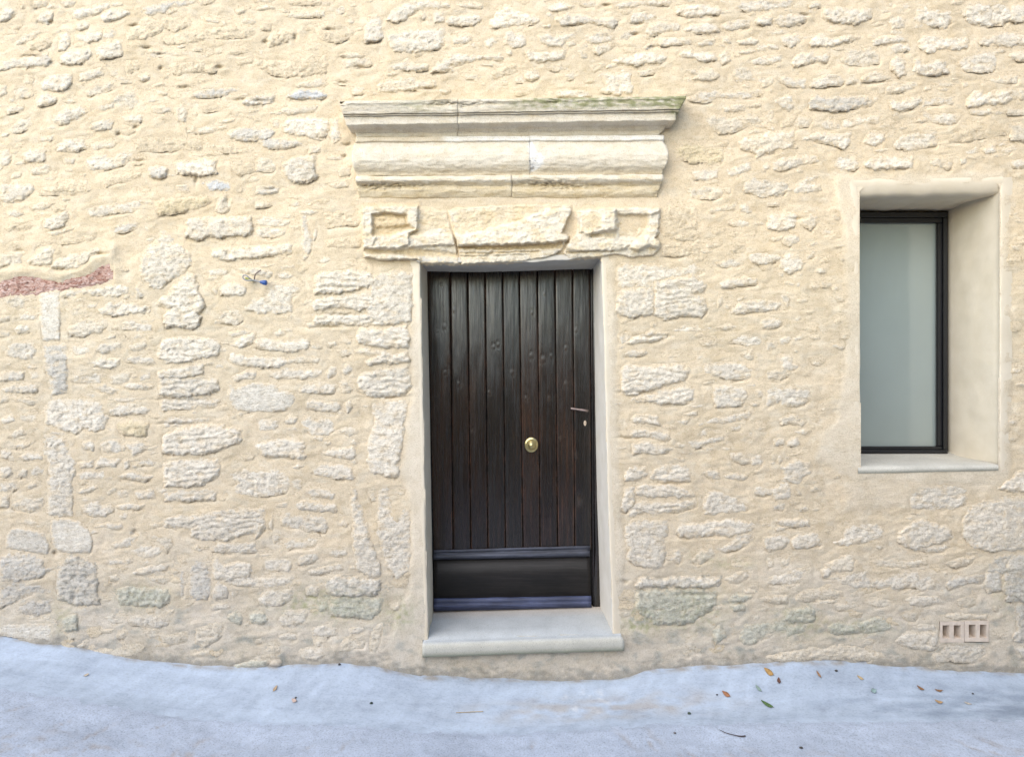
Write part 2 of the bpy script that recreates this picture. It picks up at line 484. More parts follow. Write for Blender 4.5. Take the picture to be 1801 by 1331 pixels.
# tones: real surface colours
TONE = dict(w=(0.675, 0.62, 0.525), c=(0.655, 0.59, 0.48), b=(0.63, 0.54, 0.40), l=(0.665, 0.61, 0.515),
            g=(0.585, 0.55, 0.485), s=(0.53, 0.535, 0.535), m=(0.56, 0.545, 0.455), y=(0.62, 0.53, 0.365),
            f=(0.655, 0.61, 0.525), d=(0.62, 0.58, 0.505), r=(0.50, 0.325, 0.265))
MORTAR = (0.63, 0.53, 0.385)
PLASTER = (0.67, 0.595, 0.475)
MOSS = np.array((0.24, 0.255, 0.12))
STONES = """
@A 0 0 3.9156
w 0 9 6 5 10 7 11 10 4 14 0 15
c 22 0 33 0 31 4 24 5
c 40 0 53 0 50 4 45 5
w 50 7 60 6 75 1 75 5 67 9 55 13 50 12
w 69 12 75 7 89 6 90 9 82 13 72 15
g 98 6 108 3 124 0 135 0 133 3 118 5 112 9 100 10
w 25 13 31 7 37 8 36 14 33 17 27 15
w 52 17 56 15 61 15 61 19 55 21 52 20
w 52 25 60 22 70 22 70 26 62 30 54 28
w 71 23 78 20 80 23 76 26 71 26
c 11 29 17 24 27 20 28 23 18 29 12 31
b 20 30 33 24 36 30 28 35 20 34
w 41 25 47 22 48 30 45 34 40 35
w 0 42 15 40 33 37 37 43 30 46 10 46 0 49
w 41 40 46 35 62 33 63 38 58 43 49 45 42 43
w 65 34 70 30 83 28 85 37 76 40 68 40
b 86 22 100 12 112 16 111 22 98 27 88 28
b 108 14 130 12 131 18 120 22
b 113 26 140 20 175 18 175 24 140 27 125 31 114 30
c 100 37 106 35 130 36 125 38 105 39
b 116 46 125 42 140 42 141 47 130 50 122 52
b 141 46 152 43 148 50 142 50
b 158 35 170 34 170 36 158 37
b 86 47 88 43 98 42 94 48 88 50
w 55 51 70 47 71 51 62 55 55 56
c 75 49 80 47 82 50 78 53
c 60 64 66 58 80 56 80 59 70 63 62 66
c 80 53 86 53 90 57 83 57
w 95 53 103 51 103 54 98 56
w 28 57 33 52 49 51 50 58 44 63 30 62
c 9 63 13 59 19 61 21 66 12 68
c 0 60 4 59 5 65 0 66
w 25 69 32 64 40 67 37 71 26 74
c 4 75 8 72 17 73 15 76 6 78
c 64 75 75 70 82 65 92 63 96 72 90 75 84 73 72 76
w 37 80 45 75 56 73 60 78 52 82 42 86 37 84
c 8 88 14 82 22 80 22 86 15 91 8 92
w 64 85 72 82 78 83 77 89 66 90 62 88
w 85 81 92 79 98 80 97 84 88 84
w 27 95 37 93 36 96 28 97
w 39 100 45 96 57 95 59 101 52 105 40 104
c 63 100 70 97 78 97 77 101 70 102 65 103
w 0 105 6 103 8 108 6 113 0 117
w 16 106 22 103 31 101 32 110 25 112 17 111
c 43 108 52 110 50 113 45 112
w 58 112 64 107 73 107 76 110 86 104 90 107 85 113 75 116 60 117
b 92 97 110 95 140 97 138 103 115 104 94 104
b 142 98 155 99 175 102 172 105 155 105 142 102
b 92 111 100 110 98 112 93 113
G 102 115 108 114 116 115 115 121 110 123 103 121
W 120 112 128 111 140 110 149 111 149 119 140 121 122 120
b 160 110 172 112 175 118 165 121 160 116
s 140 126 150 124 160 126 158 131 145 131
w 122 128 130 127 130 132 124 132
c 20 117 30 113 35 114 33 119 22 120
c 10 119 15 118 14 122 8 123
b 70 124 85 120 98 119 97 122 80 125 72 130
b 28 130 40 124 60 125 63 132 30 132
b 0 122 6 120 8 124 2 128
b 105 42 110 45 111 48 107 46
b 120 61 133 59 131 62 122 62
g 131 66 140 62 160 60 165 63 150 66 135 67
G 165 69 176 66 190 65 188 70 175 72 168 72
c 104 74 115 73 118 77 106 78
b 105 79 116 80 112 83
c 121 74 126 71 129 77 127 84 122 83
b 139 75 150 72 157 74 150 76 140 77
c 128 86 150 88 145 92 130 91
g 156 93 163 88 176 87 190 90 186 96 165 97
b 166 79 178 80 182 84 172 82
b 82 91 92 87 94 89 88 93
@B 450 0 3.9156
b 20 1 45 0 46 3 24 3
c 20 10 30 9 48 8 47 11 30 12 21 12
w 55 7 60 4 62 7 58 10
b 3 16 11 15 10 21 4 20
b 7 28 14 20 28 20 27 26 15 30 9 32
b 43 20 50 15 60 16 68 20 67 25 55 30 44 26
W 75 17 78 11 84 10 87 14 87 27 82 29 75 29
w 92 10 100 3 115 0 133 2 134 5 115 6 105 10 103 14 96 16 91 14
c 139 3 150 2 156 4 155 6 142 5
w 113 10 116 9 118 12 115 13
w 121 9 129 8 130 15 123 16
w 131 12 142 11 152 9 156 13 150 18 140 18 131 16
w 91 24 105 21 122 20 129 19 130 30 124 34 110 36 95 36 92 30
w 161 17 166 8 172 5 180 7 186 10 195 13 194 16 170 18 163 19
w 135 28 140 25 147 23 149 27 143 30 136 30
w 156 27 163 25 166 29 160 33
w 171 22 176 21 186 24 186 31 176 33 171 30
w 130 41 138 37 150 38 168 37 170 41 155 41 140 44 131 46 136 48 120 50 122 47
w 92 45 100 43 104 41 108 44 119 44 119 48 105 49 95 48
c 60 42 66 40 78 40 80 44 72 46 62 47
c 58 38 65 36 75 38 72 40 60 40
b 0 42 12 42 22 43 24 40 48 38 49 49 35 52 20 54 10 50 0 46
c 83 59 90 55 108 53 110 56 124 56 124 60 105 62 85 64
b 53 57 62 55 63 58 55 58
c 66 60 75 60 74 64 67 65
c 143 52 155 51 156 54 145 54
b 160 51 172 46 180 44 178 50 165 54
c 27 58 45 54 48 58 40 60 28 60
s 21 67 30 61 42 62 49 66 46 68 30 68
c 10 78 25 74 42 73 40 77 22 79
w 17 86 25 81 45 81 50 85 49 93 42 96 25 92 18 90
c 10 83 16 82 16 88 12 87
w 52 84 57 81 58 95 54 100 51 95
g 0 96 10 95 28 97 33 99 20 103 8 102
c 36 100 45 99 44 104 37 106
c 0 110 10 108 14 114 12 118 0 118
W 17 113 24 109 40 107 42 114 43 122 36 125 25 126 19 120
g 0 129 8 127 16 130 14 133 0 134
c 50 127 60 124 64 128 55 130
c 57 115 65 113 65 120 58 122
@C 900 0 3.9156
w 24 6 30 3 38 2 42 5 36 7 28 8
w 47 2 55 1 64 4 60 5 50 4
w 69 4 80 1 95 0 110 0 108 3 90 3 75 6
w 30 13 38 10 50 10 55 13 70 12 75 14 70 19 55 16 45 16 35 18
w 81 10 88 8 93 8 93 11 100 9 99 12 92 14 86 17 81 16
w 113 6 120 4 130 3 144 6 143 10 130 11 120 12 114 9
w 153 5 158 1 172 0 195 0 190 5 176 7 165 8 158 7
w 21 18 27 17 26 19 22 19
c 0 20 8 19 7 21 0 21
w 18 25 25 23 30 26 36 23 44 23 44 26 37 28 34 32 26 32 20 29
c 37 30 43 28 44 31 39 32
w 50 25 58 23 66 21 70 26 66 29 58 30 52 29
w 56 33 62 30 69 31 68 34 60 38 57 36
c 74 25 80 21 87 20 84 24 79 28 75 27
c 92 22 96 17 105 15 116 17 115 21 105 22 95 25
w 118 21 124 17 135 15 143 19 143 22 136 23 125 23
w 145 18 148 15 164 13 164 18 155 20 147 21
w 167 15 172 11 180 12 178 17 169 17
w 100 30 105 26 123 26 123 30 112 31 104 32
W 91 33 95 30 97 33 93 34
w 128 30 135 27 140 27 139 31 130 32
w 145 27 150 25 150 30 146 29
w 155 29 165 26 170 28 168 31 160 31
w 168 32 176 30 184 31 183 33 170 34
b 77 34 86 32 85 36 78 36
w 70 42 77 39 84 39 87 36 96 35 107 39 104 43 92 44 86 46 72 43
w 9 35 12 34 16 37 37 34 35 41 26 42 16 43 10 39
c 45 35 51 34 51 40 48 40
w 114 38 120 35 140 37 141 41 133 43 125 40 116 40
c 142 40 148 34 151 42 145 44
w 165 42 172 39 186 38 185 42 176 44 168 44
c 8 50 16 47 20 53 14 56 9 54
c 24 46 35 44 38 47 30 49
c 36 52 42 49 46 52 40 55
c 3 54 7 52 8 56 3 57
b 54 46 62 43 65 45 56 50
w 59 52 64 50 71 51 76 48 82 49 83 60 83 65 72 65 60 63 65 60 64 55
w 87 50 98 47 98 50 90 52
c 117 49 125 47 130 50 138 47 143 53 138 56 125 55 128 52
c 152 48 160 45 165 50 167 55 155 56
c 170 54 180 53 181 58 173 60
w 30 64 38 62 50 63 55 66 50 67 32 67
w 121 68 130 63 140 62 150 64 170 62 174 64 160 68 145 67 135 70 124 70
c 145 74 155 72 161 72 160 76 147 77
c 162 72 172 71 172 73 163 74
c 131 80 140 79 150 82 165 78 172 84 160 87 150 92 143 92 138 88
c 175 79 180 78 180 84 176 84
c 156 98 165 94 176 92 195 90 194 98 196 102 185 103 176 105 170 108 166 104 158 102
y 113 105 120 98 130 100 145 102 146 110 140 113 125 112 115 109
b 138 100 150 97 148 100 140 102
w 124 119 130 117 142 116 142 122 133 124 126 123
w 147 117 155 115 164 111 165 116 155 121 149 121
w 172 115 176 112 178 116 174 118
w 160 126 166 122 176 123 190 126 188 133 175 136 160 132
c 120 130 135 128 146 130 145 134 138 137 125 136
c 147 130 151 129 150 133
@D 1350 0 3.9156
w 27 3 33 1 37 2 36 4 29 6
w 3 14 8 11 18 10 28 10 26 14 22 17 8 18
w 38 12 40 6 50 5 60 6 72 6 71 13 66 16 58 17 45 16
c 82 3 86 2 85 5
w 91 4 96 2 99 5 94 6
w 83 13 90 11 94 13 94 19 86 20
w 101 14 103 6 108 5 113 8 126 7 127 14 122 19 112 18
w 134 10 138 4 145 2 155 3 160 1 167 6 168 12 162 17 150 18 140 16
w 171 8 180 3 190 5 190 15 176 16
c 0 22 10 21 12 23 0 24
w 8 26 15 24 22 24 22 29 16 33 10 30
w 0 30 7 31 7 34 0 33
w 28 30 33 24 38 23 44 27 55 24 64 25 64 27 50 30 40 32 30 32
w 72 29 78 25 90 25 97 28 95 29 80 30 74 32
w 84 33 90 30 97 31 98 35 88 36
w 103 29 107 25 117 25 138 26 138 32 133 35 125 34 117 34 111 37 105 33
w 144 27 150 26 158 24 164 22 176 24 192 24 190 30 176 31 165 32 156 31 147 31
w 17 42 21 38 31 36 32 39 42 36 44 39 40 43 33 42 24 45 18 46
c 51 42 55 35 62 33 66 35 70 32 77 37 77 44 65 46 56 44
w 84 45 86 40 90 39 94 43 96 52 90 53
w 100 50 101 40 105 40 108 45 118 41 124 42 123 47 126 50 118 52 106 52
w 131 44 136 39 146 38 152 35 158 37 158 46 152 50 140 49 133 47
c 165 39 172 35 190 36 190 41 172 42
w 7 55 12 52 18 55 26 54 26 61 15 59
w 29 57 40 52 50 51 53 56 50 58 42 59 35 61 29 60
c 53 54 60 51 62 56 55 58
c 64 54 70 50 78 50 83 54 75 56 65 56
c 81 61 86 58 93 58 103 56 103 60 92 63 82 65
c 116 58 125 57 128 59 120 60
c 152 56 160 53 172 52 172 57 165 58
w 3 69 10 67 17 65 18 69 15 71 19 74 14 76 8 73
g 28 71 30 66 45 67 68 67 73 71 60 75 45 77 30 75
w 83 71 87 69 92 71 96 68 106 67 106 71 98 75 90 77 86 75
w 107 70 112 67 128 67 128 71 115 71 107 73
w 137 69 142 62 148 62 148 66 168 61 169 68 162 72 150 72 138 74
c 172 61 190 62 190 68 174 69
c 0 77 4 76 4 81 0 84
b 8 84 14 80 20 80 18 86 10 88
c 18 85 24 80 31 81 28 87 20 88
w 36 86 40 83 48 84 50 89 40 89
w 51 84 60 81 70 80 77 81 76 84 65 85 55 88 52 87
w 105 77 110 76 113 81 120 77 132 80 130 85 122 86 110 82
w 139 76 154 75 155 78 147 79 140 78
c 163 75 176 75 192 75 192 79 170 79
w 23 95 30 92 45 92 57 91 57 100 53 103 48 100 36 97 25 97
w 66 98 70 91 80 92 81 95 79 99 70 100
w 87 99 92 94 103 92 117 91 117 100 108 102 95 103 88 102
b 124 95 135 89 150 86 151 94 140 97 125 97
b 158 91 164 88 165 92 159 93
c 169 92 176 87 190 86 190 97 176 97 170 95
w 136 105 144 101 145 105 138 106
w 147 103 155 100 158 105 150 106
w 160 104 170 100 173 102 165 105
w 2 113 10 109 33 107 35 111 20 114 10 118 4 117
w 46 114 48 107 55 108 60 107 64 113 60 117 50 117
w 66 114 70 109 80 107 100 109 101 115 88 116 75 117
c 111 113 118 109 126 108 127 115 125 117 118 115
w 133 110 137 109 136 112 133 113
w 168 111 180 109 190 110 190 115 170 115
w 18 131 22 126 34 119 35 122 28 126 36 127 37 131 28 133 20 133
@E 0 330 3.9147
w 0 -3 24 -2 24 2 15 9 5 10 0 9
b 25 3 40 0 65 0 60 5 40 4 28 6
c 20 13 30 10 37 11 30 15 22 15
w 6 17 13 14 16 18 12 20 6 19
b 3 27 9 23 22 22 25 26 15 29 5 30
b 36 13 45 12 46 16 38 17
w 30 22 38 18 46 15 47 19 44 27 35 29 31 28
c 33 31 52 27 50 29 36 33
w 60 15 70 13 98 8 99 14 90 16 78 17 70 20 62 19
g 73 28 80 26 95 23 94 27 85 31 75 30
c 99 27 104 25 103 30 100 30
y 107 10 120 7 142 6 146 9 135 15 120 18 109 19
C 149 16 150 7 155 5 159 9 157 16 152 18
W 128 24 131 21 150 20 172 20 174 23 174 32 160 34 145 34 135 36 128 34
w 145 45 148 42 176 40 200 39 201 44 190 46 176 48 160 50 146 48
w 142 58 150 55 157 57 155 60 145 60
w 163 56 176 55 188 58 185 62 178 60 170 59
w 107 39 112 29 118 33 120 38 131 45 132 52 128 56 127 59 118 63 110 70 103 68 96 57 97 50 101 42
l 108 80 118 70 124 62 131 58 135 62 137 70 140 77 142 81 136 87 139 89 137 94 132 97 120 95 114 96 112 88 118 83
w 151 70 156 66 165 66 170 69 168 74 158 74 152 73
c 146 70 150 68 149 73
c 148 90 155 85 163 83 168 90 162 94 155 93
w 157 101 168 98 172 100 160 102
c 18 52 22 48 30 42 38 40 36 48 35 53 22 53
C 34 54 40 49 50 46 68 41 72 43 62 48 58 53 48 56 36 56
C 0 46 10 44 18 42 14 50 16 53 0 54
b 5 39 12 36 14 40 6 41
b 25 40 27 35 45 33 60 33 55 37 40 38
r 0 63 10 60 25 60 42 64 55 61 65 56 72 52 78 49 78 62 68 66 55 68 40 70 25 73 0 75
f 27 73 35 71 41 71 41 90 41 105 30 105 28 90
w 42 73 48 71 65 70 78 66 88 68 88 73 75 75 60 73 45 75
w 93 69 95 68 99 74 94 76
c 2 77 10 74 24 76 17 78 16 82 8 83
c 47 85 55 82 58 85 50 88
l 67 85 75 79 90 79 103 82 103 86 95 86 80 88 70 87
w 11 88 18 86 25 88 22 91 13 91
c 0 89 8 88 6 91 0 92
c 47 97 55 92 73 91 75 95 68 100 55 103 48 101
w 84 93 88 90 105 95 104 98 95 98 85 97
w 10 97 15 94 21 95 20 99 12 100
c 0 99 7 99 6 102 0 102
w 5 109 10 106 24 107 25 112 23 118 10 117 5 114
g 30 109 45 107 46 120 46 133 38 134 30 124
w 50 110 55 108 62 109 62 114 52 115
w 65 110 70 107 84 106 84 110 72 114 66 113
c 88 110 100 105 101 109 95 112 89 112
w 87 117 95 115 106 117 107 121 95 121 88 119
w 63 120 70 117 83 118 82 122 75 125 65 123
l 108 112 112 104 130 102 148 104 152 107 150 115 140 117 128 120 115 121 109 118
l 108 126 120 124 135 121 140 122 140 128 125 131 110 131
w 157 115 160 113 170 116 176 116 195 117 200 121 190 124 176 123 165 122 158 120
w 159 108 168 102 176 100 175 105 165 110
w 0 128 8 126 17 127 16 132 0 133
c 21 128 25 126 28 130 22 131
w 50 129 60 128 69 128 69 134 58 134 50 133
c 75 130 85 127 90 127 88 134 77 135
w 96 130 103 127 103 131 97 133
w 160 130 170 126 176 127 176 131 162 133
@F 450 330 3.9147
c 0 9 8 9 11 12 5 14 0 14
b 38 9 48 7 51 9 48 11 40 10
w 30 17 38 15 42 17 38 19 31 18
l 0 21 10 20 23 23 22 26 10 26 0 26
l 0 28 8 27 20 29 21 32 10 34 0 33
f 31 20 35 18 36 27 38 33 38 43 36 46 31 39 33 34
f 40 28 42 26 42 32 40 36
w 42 49 47 47 52 50 48 52 43 51
b 47 18 56 14 68 18 72 22 70 26 60 25 50 27 47 22
b 48 37 60 34 72 34 72 41 60 42 50 40
l 40 62 45 58 70 56 82 60 82 67 70 70 60 72 40 74
l 39 78 45 76 70 73 80 71 82 83 70 84 55 82 39 85
l 39 88 50 86 75 86 90 86 92 94 75 95 55 93 39 94
w 80 60 95 57 108 58 108 75 107 92 95 94 85 94 76 86 78 72
c 16 54 27 53 26 55 18 56
w 14 59 20 58 25 60 24 62 16 62
w 8 70 15 67 28 66 31 70 26 73 24 77 25 85 15 86 5 87 -8 83 -2 78 8 75
W 0 106 5 103 15 105 30 105 35 103 38 107 35 111 25 113 10 112 0 109
w 12 100 18 98 20 101 15 102
w 50 107 55 106 55 108 51 109
w 56 113 62 111 65 114 60 116
l 69 101 73 97 90 97 105 94 106 105 105 110 90 110 80 109 70 107
l 68 113 75 110 95 114 105 113 106 120 92 121 78 122 75 120 80 118 85 115 72 114
l 70 131 76 127 90 124 105 122 107 130 107 137 100 143 92 143 82 145 75 141 70 138
c 20 119 30 116 44 117 43 120 30 120 22 121
w 8 128 20 124 32 126 45 125 44 130 30 131 15 131
w 48 128 52 123 56 123 55 128 50 131
w 59 126 62 121 66 121 66 126 61 129
@G 900 330 3.9147
w 72 56 76 53 95 53 110 55 125 53 134 55 130 58 120 61 108 63 98 65 98 69 85 68 74 68
l 98 65 110 62 125 60 131 63 134 68 130 73 125 74 134 77 135 84 130 89 118 88 105 91 98 88
w 73 72 85 69 97 69 98 75 98 88 90 88 80 90 72 86 72 78
c 136 15 145 13 156 11 152 15 143 16 137 17
w 157 12 162 11 165 17 162 18 158 15
b 104 13 128 12 129 35 115 37 104 33
b 104 38 120 38 129 37 129 46 110 47 104 46
w 150 24 158 22 163 23 163 27 158 27 152 25
w 150 33 156 31 154 34
b 150 42 155 38 161 39 161 43 152 45
w 162 46 168 44 176 45 190 48 180 51 172 53 165 51
w 142 52 150 49 160 51 155 54 146 55
w 142 67 148 63 155 63 160 61 170 63 168 66 155 68 145 69
c 142 76 145 75 145 80 142 83
l 151 86 158 78 176 77 185 80 183 84 165 85 155 87
c 155 77 163 74 162 76 156 78
w 171 92 176 90 182 90 180 96 172 96
l 111 98 120 95 131 97 131 99 122 99 113 99
l 78 107 85 103 95 99 107 100 106 103 95 106 82 108
w 73 102 80 100 82 104 76 107
w 77 114 82 111 92 112 93 114 85 116 78 115
c 140 96 150 95 155 96 145 97
w 148 105 158 101 170 101 172 107 163 109 158 107
c 157 114 165 112 166 118 162 118
w 133 122 136 119 142 121 160 121 166 126 164 130 150 132 140 130 133 127
l 75 125 80 121 95 123 115 121 124 126 118 132 100 138 82 143 76 140
@H 1350 330 3.9147
w 0 19 10 17 20 18 20 22 18 27 10 30 0 28
c 0 10 8 10 8 12 0 12
c 22 22 30 18 35 20 33 25 30 29 25 26
w 10 35 15 33 21 32 21 37 15 40 11 38
w 8 51 12 45 20 46 26 52 23 57 15 59 10 56
w 27 49 31 44 33 43 31 47
w 19 66 22 65 22 68 20 68
c 0 77 4 77 3 81 0 82
w 8 74 13 72 15 77 14 82 12 79
w 0 92 8 90 11 92 6 96 0 97
w 19 90 22 88 23 90 20 92
w 8 105 13 102 16 104 14 107 9 107
w 18 104 24 101 24 104 20 105
c 0 107 6 105 5 110 0 111
w 8 116 16 115 20 116 18 120 21 123 15 126 10 124
c 0 127 12 124 15 128 8 132 0 131
@I 0 660 3.9147
l 109 2 120 0 150 2 151 10 140 13 125 15 110 13
l 110 18 115 16 140 15 152 17 147 21 130 23 112 24
l 112 31 120 28 140 29 148 29 140 32 125 34 114 36
l 112 41 125 36 140 33 150 34 166 37 165 46 155 50 140 54 125 55 112 53
l 112 60 125 57 150 58 152 66 148 70 140 75 130 77 113 76
l 113 82 125 79 145 78 150 80 148 85 130 86 113 86
F 158 10 158 6 162 9 170 6 176 5 188 6 192 10 202 12 203 16 200 22 192 24 176 25 165 24 160 20 157 14
w 1 9 10 6 25 6 26 11 15 12 3 11
c 0 15 6 14 5 18 0 19
c 10 15 20 16 26 18 20 20 12 18
w 31 19 40 16 55 16 68 18 72 24 74 30 71 36 66 39 58 36 52 40 40 37 31 32
g 34 3 46 1 46 12 36 13
c 63 7 72 6 82 10 75 13 68 10
w 83 6 95 5 105 8 100 10 88 9
c 75 17 88 15 100 16 88 18
w 75 24 82 20 95 19 103 23 100 26 85 27 76 26
w 0 31 8 27 10 31 4 33
c 12 27 22 27 26 30 15 31
y 80 33 90 31 102 33 101 41 90 42 82 39
c 5 41 15 36 18 40 10 43
w 7 48 15 47 20 48 15 50
w 1 53 4 50 8 53 5 57 1 56
w 12 56 18 53 29 55 29 58 18 58
w 57 47 62 44 65 48 64 52 59 50
w 69 47 75 44 82 45 86 50 80 53 71 52
w 87 48 95 45 104 48 98 52 92 55 88 51
w 54 60 60 59 64 58 64 63 55 64
w 65 60 70 56 82 58 80 63 70 63 66 64
w 85 60 88 58 89 63 86 65
w 95 60 103 57 108 60 103 62
w 0 63 7 62 9 68 4 70 0 69
c 12 67 16 63 19 64 18 69 12 70
w 21 63 25 62 30 65 28 68 22 68
w 53 69 60 66 71 66 72 70 65 71 56 71
w 81 69 90 66 97 68 106 70 100 73 90 71
w 0 74 10 72 12 77 8 79 0 80
c 18 76 23 73 25 76 20 78
w 54 79 62 76 67 77 62 80 55 81
c 72 81 80 76 81 78 75 82
w 81 80 88 78 88 83 82 84
w 93 80 105 78 107 84 95 85
w 30 41 36 41 45 43 45 49 50 56 52 60 51 66 49 75 50 85 50 96 42 97 33 95 33 85 34 72 33 60 31 52
c 0 82 6 83 6 90 0 90
c 8 89 14 85 20 83 30 84 29 91 20 94 10 92
w 56 91 62 87 68 86 70 90 78 88 78 93 72 98 65 97 58 94
w 80 90 88 88 100 89 95 92 84 92
w 82 96 88 95 87 98 83 99
w 65 104 75 102 84 102 84 105 75 105
l 112 100 120 97 130 97 140 94 160 92 182 91 182 100 178 108 165 110 155 114 140 113 131 111 130 105 120 105 113 104
f 4 113 8 105 20 106 30 109 34 118 32 123 15 120 5 118
f 35 100 42 98 55 101 62 108 64 114 62 121 50 122 40 120 36 115
c 0 98 8 97 6 100 0 101
c 13 101 20 99 25 102 22 103
w 77 117 85 113 95 110 93 115 88 118 80 118
w 90 119 100 117 110 117 112 122 105 125 98 125 92 122
c 100 110 112 110 119 112 118 118 115 122 110 115
w 146 118 150 115 176 115 176 121 160 122 147 121
w 72 127 80 126 86 129 75 130
g 0 124 15 121 30 126 30 133 15 136 0 135
w 146 128 150 125 152 130 170 128 174 131 172 138 160 141 148 140
w 157 68 165 64 176 65 190 65 198 68 200 75 196 80 185 83 170 83 160 79 164 74
@J 450 660 3.9147
w 29 9 35 6 48 5 55 7 53 12 42 12 31 12
c 58 4 64 3 66 8 64 12 60 12
w 34 19 40 17 58 19 59 22 55 26 44 24 35 22
w 61 19 65 17 66 22 63 26
w 1 32 6 29 15 31 15 36 8 38 3 38
w 19 31 24 28 28 30 27 33 22 33
c 20 36 28 35 28 38 21 38
w 32 30 38 28 41 31 45 29 53 31 54 36 50 41 38 40 32 36
c 57 38 62 35 70 35 70 40 64 42
w 0 48 8 45 20 43 32 45 34 48 30 51 35 56 30 58 18 55 8 56 2 52
w 47 46 51 45 52 47 49 48
w 47 53 55 50 68 49 69 55 65 58 55 56 48 55
w 38 65 44 61 60 61 67 64 68 71 58 71 48 69 40 68
c 25 73 28 67 31 72 30 79 27 78
w 34 79 38 77 47 78 55 82 53 84 38 83
w 28 88 32 86 42 88 55 89 56 93 45 94 30 92
w 13 89 22 87 20 90 15 90
w 17 97 22 95 35 96 47 96 50 102 48 107 38 107 25 105 18 102
c 9 103 11 96 12 102 11 106
w 0 93 4 92 6 100 7 104 4 107 0 113 -2 105
w 11 110 16 109 17 112 13 115
w 20 116 24 113 33 114 38 111 41 113 40 117 30 118 21 119
w 50 122 55 119 63 121 62 124 54 124
w 29 126 34 122 42 121 43 126 36 130 30 130
w 6 128 10 125 22 125 25 130 22 135 15 134 6 134
w 57 102 60 99 64 102 62 104
w 80 19 95 17 104 18 103 30 101 45 98 60 98 70 90 69 85 67 78 67 76 58 78 54 76 48 80 40 82 32
w 66 76 69 78 72 92 76 105 80 115 85 128 86 138 78 140 70 133 68 120 67 108 66 95
w 85 77 92 75 92 83 91 86 94 95 96 100 101 94 106 90 107 105 107 120 105 135 97 140 90 130 86 118 84 108 84 95
c 77 78 80 80 83 86 80 86
@K 900 660 3.9147
l 80 17 95 13 110 9 124 6 126 16 118 19 104 20 95 18
w 137 12 141 7 150 7 162 10 163 14 158 20 145 22 140 22 139 16
w 167 10 172 10 172 15 169 14
l 82 30 86 27 100 27 103 35 95 33 85 32
l 82 37 92 37 108 40 110 44 105 45 92 42 83 43
l 83 47 92 45 105 48 111 51 105 53 98 55 90 53 83 54
w 119 27 128 24 127 27
w 112 32 122 30 120 33
w 134 32 140 29 148 29 165 24 163 28 150 32 138 33
w 131 38 134 37 134 41 131 41
w 151 36 158 34 159 36 153 37
w 160 40 166 39 165 42 161 42
w 121 46 130 45 140 42 146 41 146 44 135 47 125 50
c 150 54 158 53 162 56 164 60 158 61 152 57
w 165 57 170 54 172 55 172 61 166 61
w 131 66 136 65 143 66 143 71 139 71
w 145 69 155 67 162 70 160 72 148 71
l 78 66 84 62 92 63 94 68 88 71 78 73
l 95 67 105 61 115 61 123 64 122 72 110 73 95 71
l 85 76 95 74 110 75 127 81 125 84 110 83 95 84 85 82
l 80 90 90 86 110 87 127 85 127 89 115 93 100 95 92 94 82 97
w 77 80 83 75 85 80 84 90 78 94 75 92
w 132 86 137 79 145 80 155 84 164 90 162 93 150 95 135 96 132 92
w 168 77 172 76 176 78 183 77 185 80 174 82 168 81
w 77 107 80 101 90 99 108 99 107 110 104 112 106 125 104 132 95 133 85 130 80 125 80 115
w 113 107 118 102 128 101 142 100 150 98 165 101 167 105 160 108 150 110 138 109 125 111 117 111
w 112 121 115 119 117 123 115 129 112 126
c 121 127 130 122 138 118 140 125 130 129
w 142 119 150 116 155 110 165 108 166 112 158 118 148 121
@L 1350 660 3.9147
w 0 9 15 8 29 9 30 14 25 19 15 22 8 18 0 21
c 8 30 15 27 21 27 22 30 26 32 24 35 15 32 10 34
w 4 45 8 43 12 44 11 48 5 48
w 13 45 20 42 22 47 18 49 14 48
c 7 58 9 54 10 58 8 61
w 8 63 15 60 22 58 30 59 29 67 25 70 22 75 14 73 10 72 12 68
w 2 80 8 74 15 74 16 80 14 85 6 85
w 4 90 8 86 12 88 11 92 5 92
c 19 78 22 77 24 82 21 82
w 21 91 27 90 28 92 23 93
w 4 99 12 99 28 99 29 103 20 104 10 103
c 30 100 38 99 36 101
w -3 112 4 110 14 110 16 114 10 119 0 121
w 16 113 22 109 33 108 36 112 37 116 28 119 18 119
w 46 115 52 112 54 104 60 102 75 102 80 107 79 111 68 114 55 117
w 89 113 92 106 100 101 106 98 115 102 125 104 127 110 120 116 108 118 100 120 92 116
w 105 119 115 117 124 117 122 120 110 121
w 98 82 105 77 130 75 137 77 136 88 128 92 110 92 99 90
w 158 77 166 72 172 66 190 64 190 78 170 80
w 135 98 140 90 150 86 176 84 195 84 195 118 176 120 155 121 140 117 135 110
c 73 128 85 126 95 128 110 126 110 130 95 132 75 131
c 122 129 130 126 143 125 140 129 128 132
g 150 130 160 124 176 123 192 124 192 135 170 136 152 136
c 0 125 4 128 4 131 0 132
c 9 128 16 124 14 130 10 131
c 40 130 55 122 60 124 58 134 45 135
@M 0 990 3.9020
g 0 0 10 0 36 3 30 8 15 12 0 12
g 0 18 10 13 30 15 34 20 20 20 10 25 0 30
g 12 30 20 25 34 26 35 33 25 36 15 34
d 40 0 48 -5 60 -3 66 0 67 10 66 18 68 28 55 29 48 27 40 25 39 15
c 74 9 80 8 82 11 76 12
w 90 7 100 3 110 0 116 0 115 4 105 6 98 8
c 102 10 112 9 117 11 112 14 104 12
m 80 18 90 16 102 17 116 18 117 25 110 30 95 29 82 28
g 130 2 136 -2 144 0 144 15 142 24 135 25 130 22
g 124 5 126 4 126 22 124 22
g 145 20 150 13 156 16 156 24 148 25
w 153 12 165 9 176 10 190 8 203 9 200 12 190 16 176 16 165 15
w 69 36 78 34 84 36 84 40 78 41
w 86 39 95 36 116 36 115 42 105 44 92 42
m 42 38 53 35 53 46 45 47
c 46 48 52 46 53 50 48 52
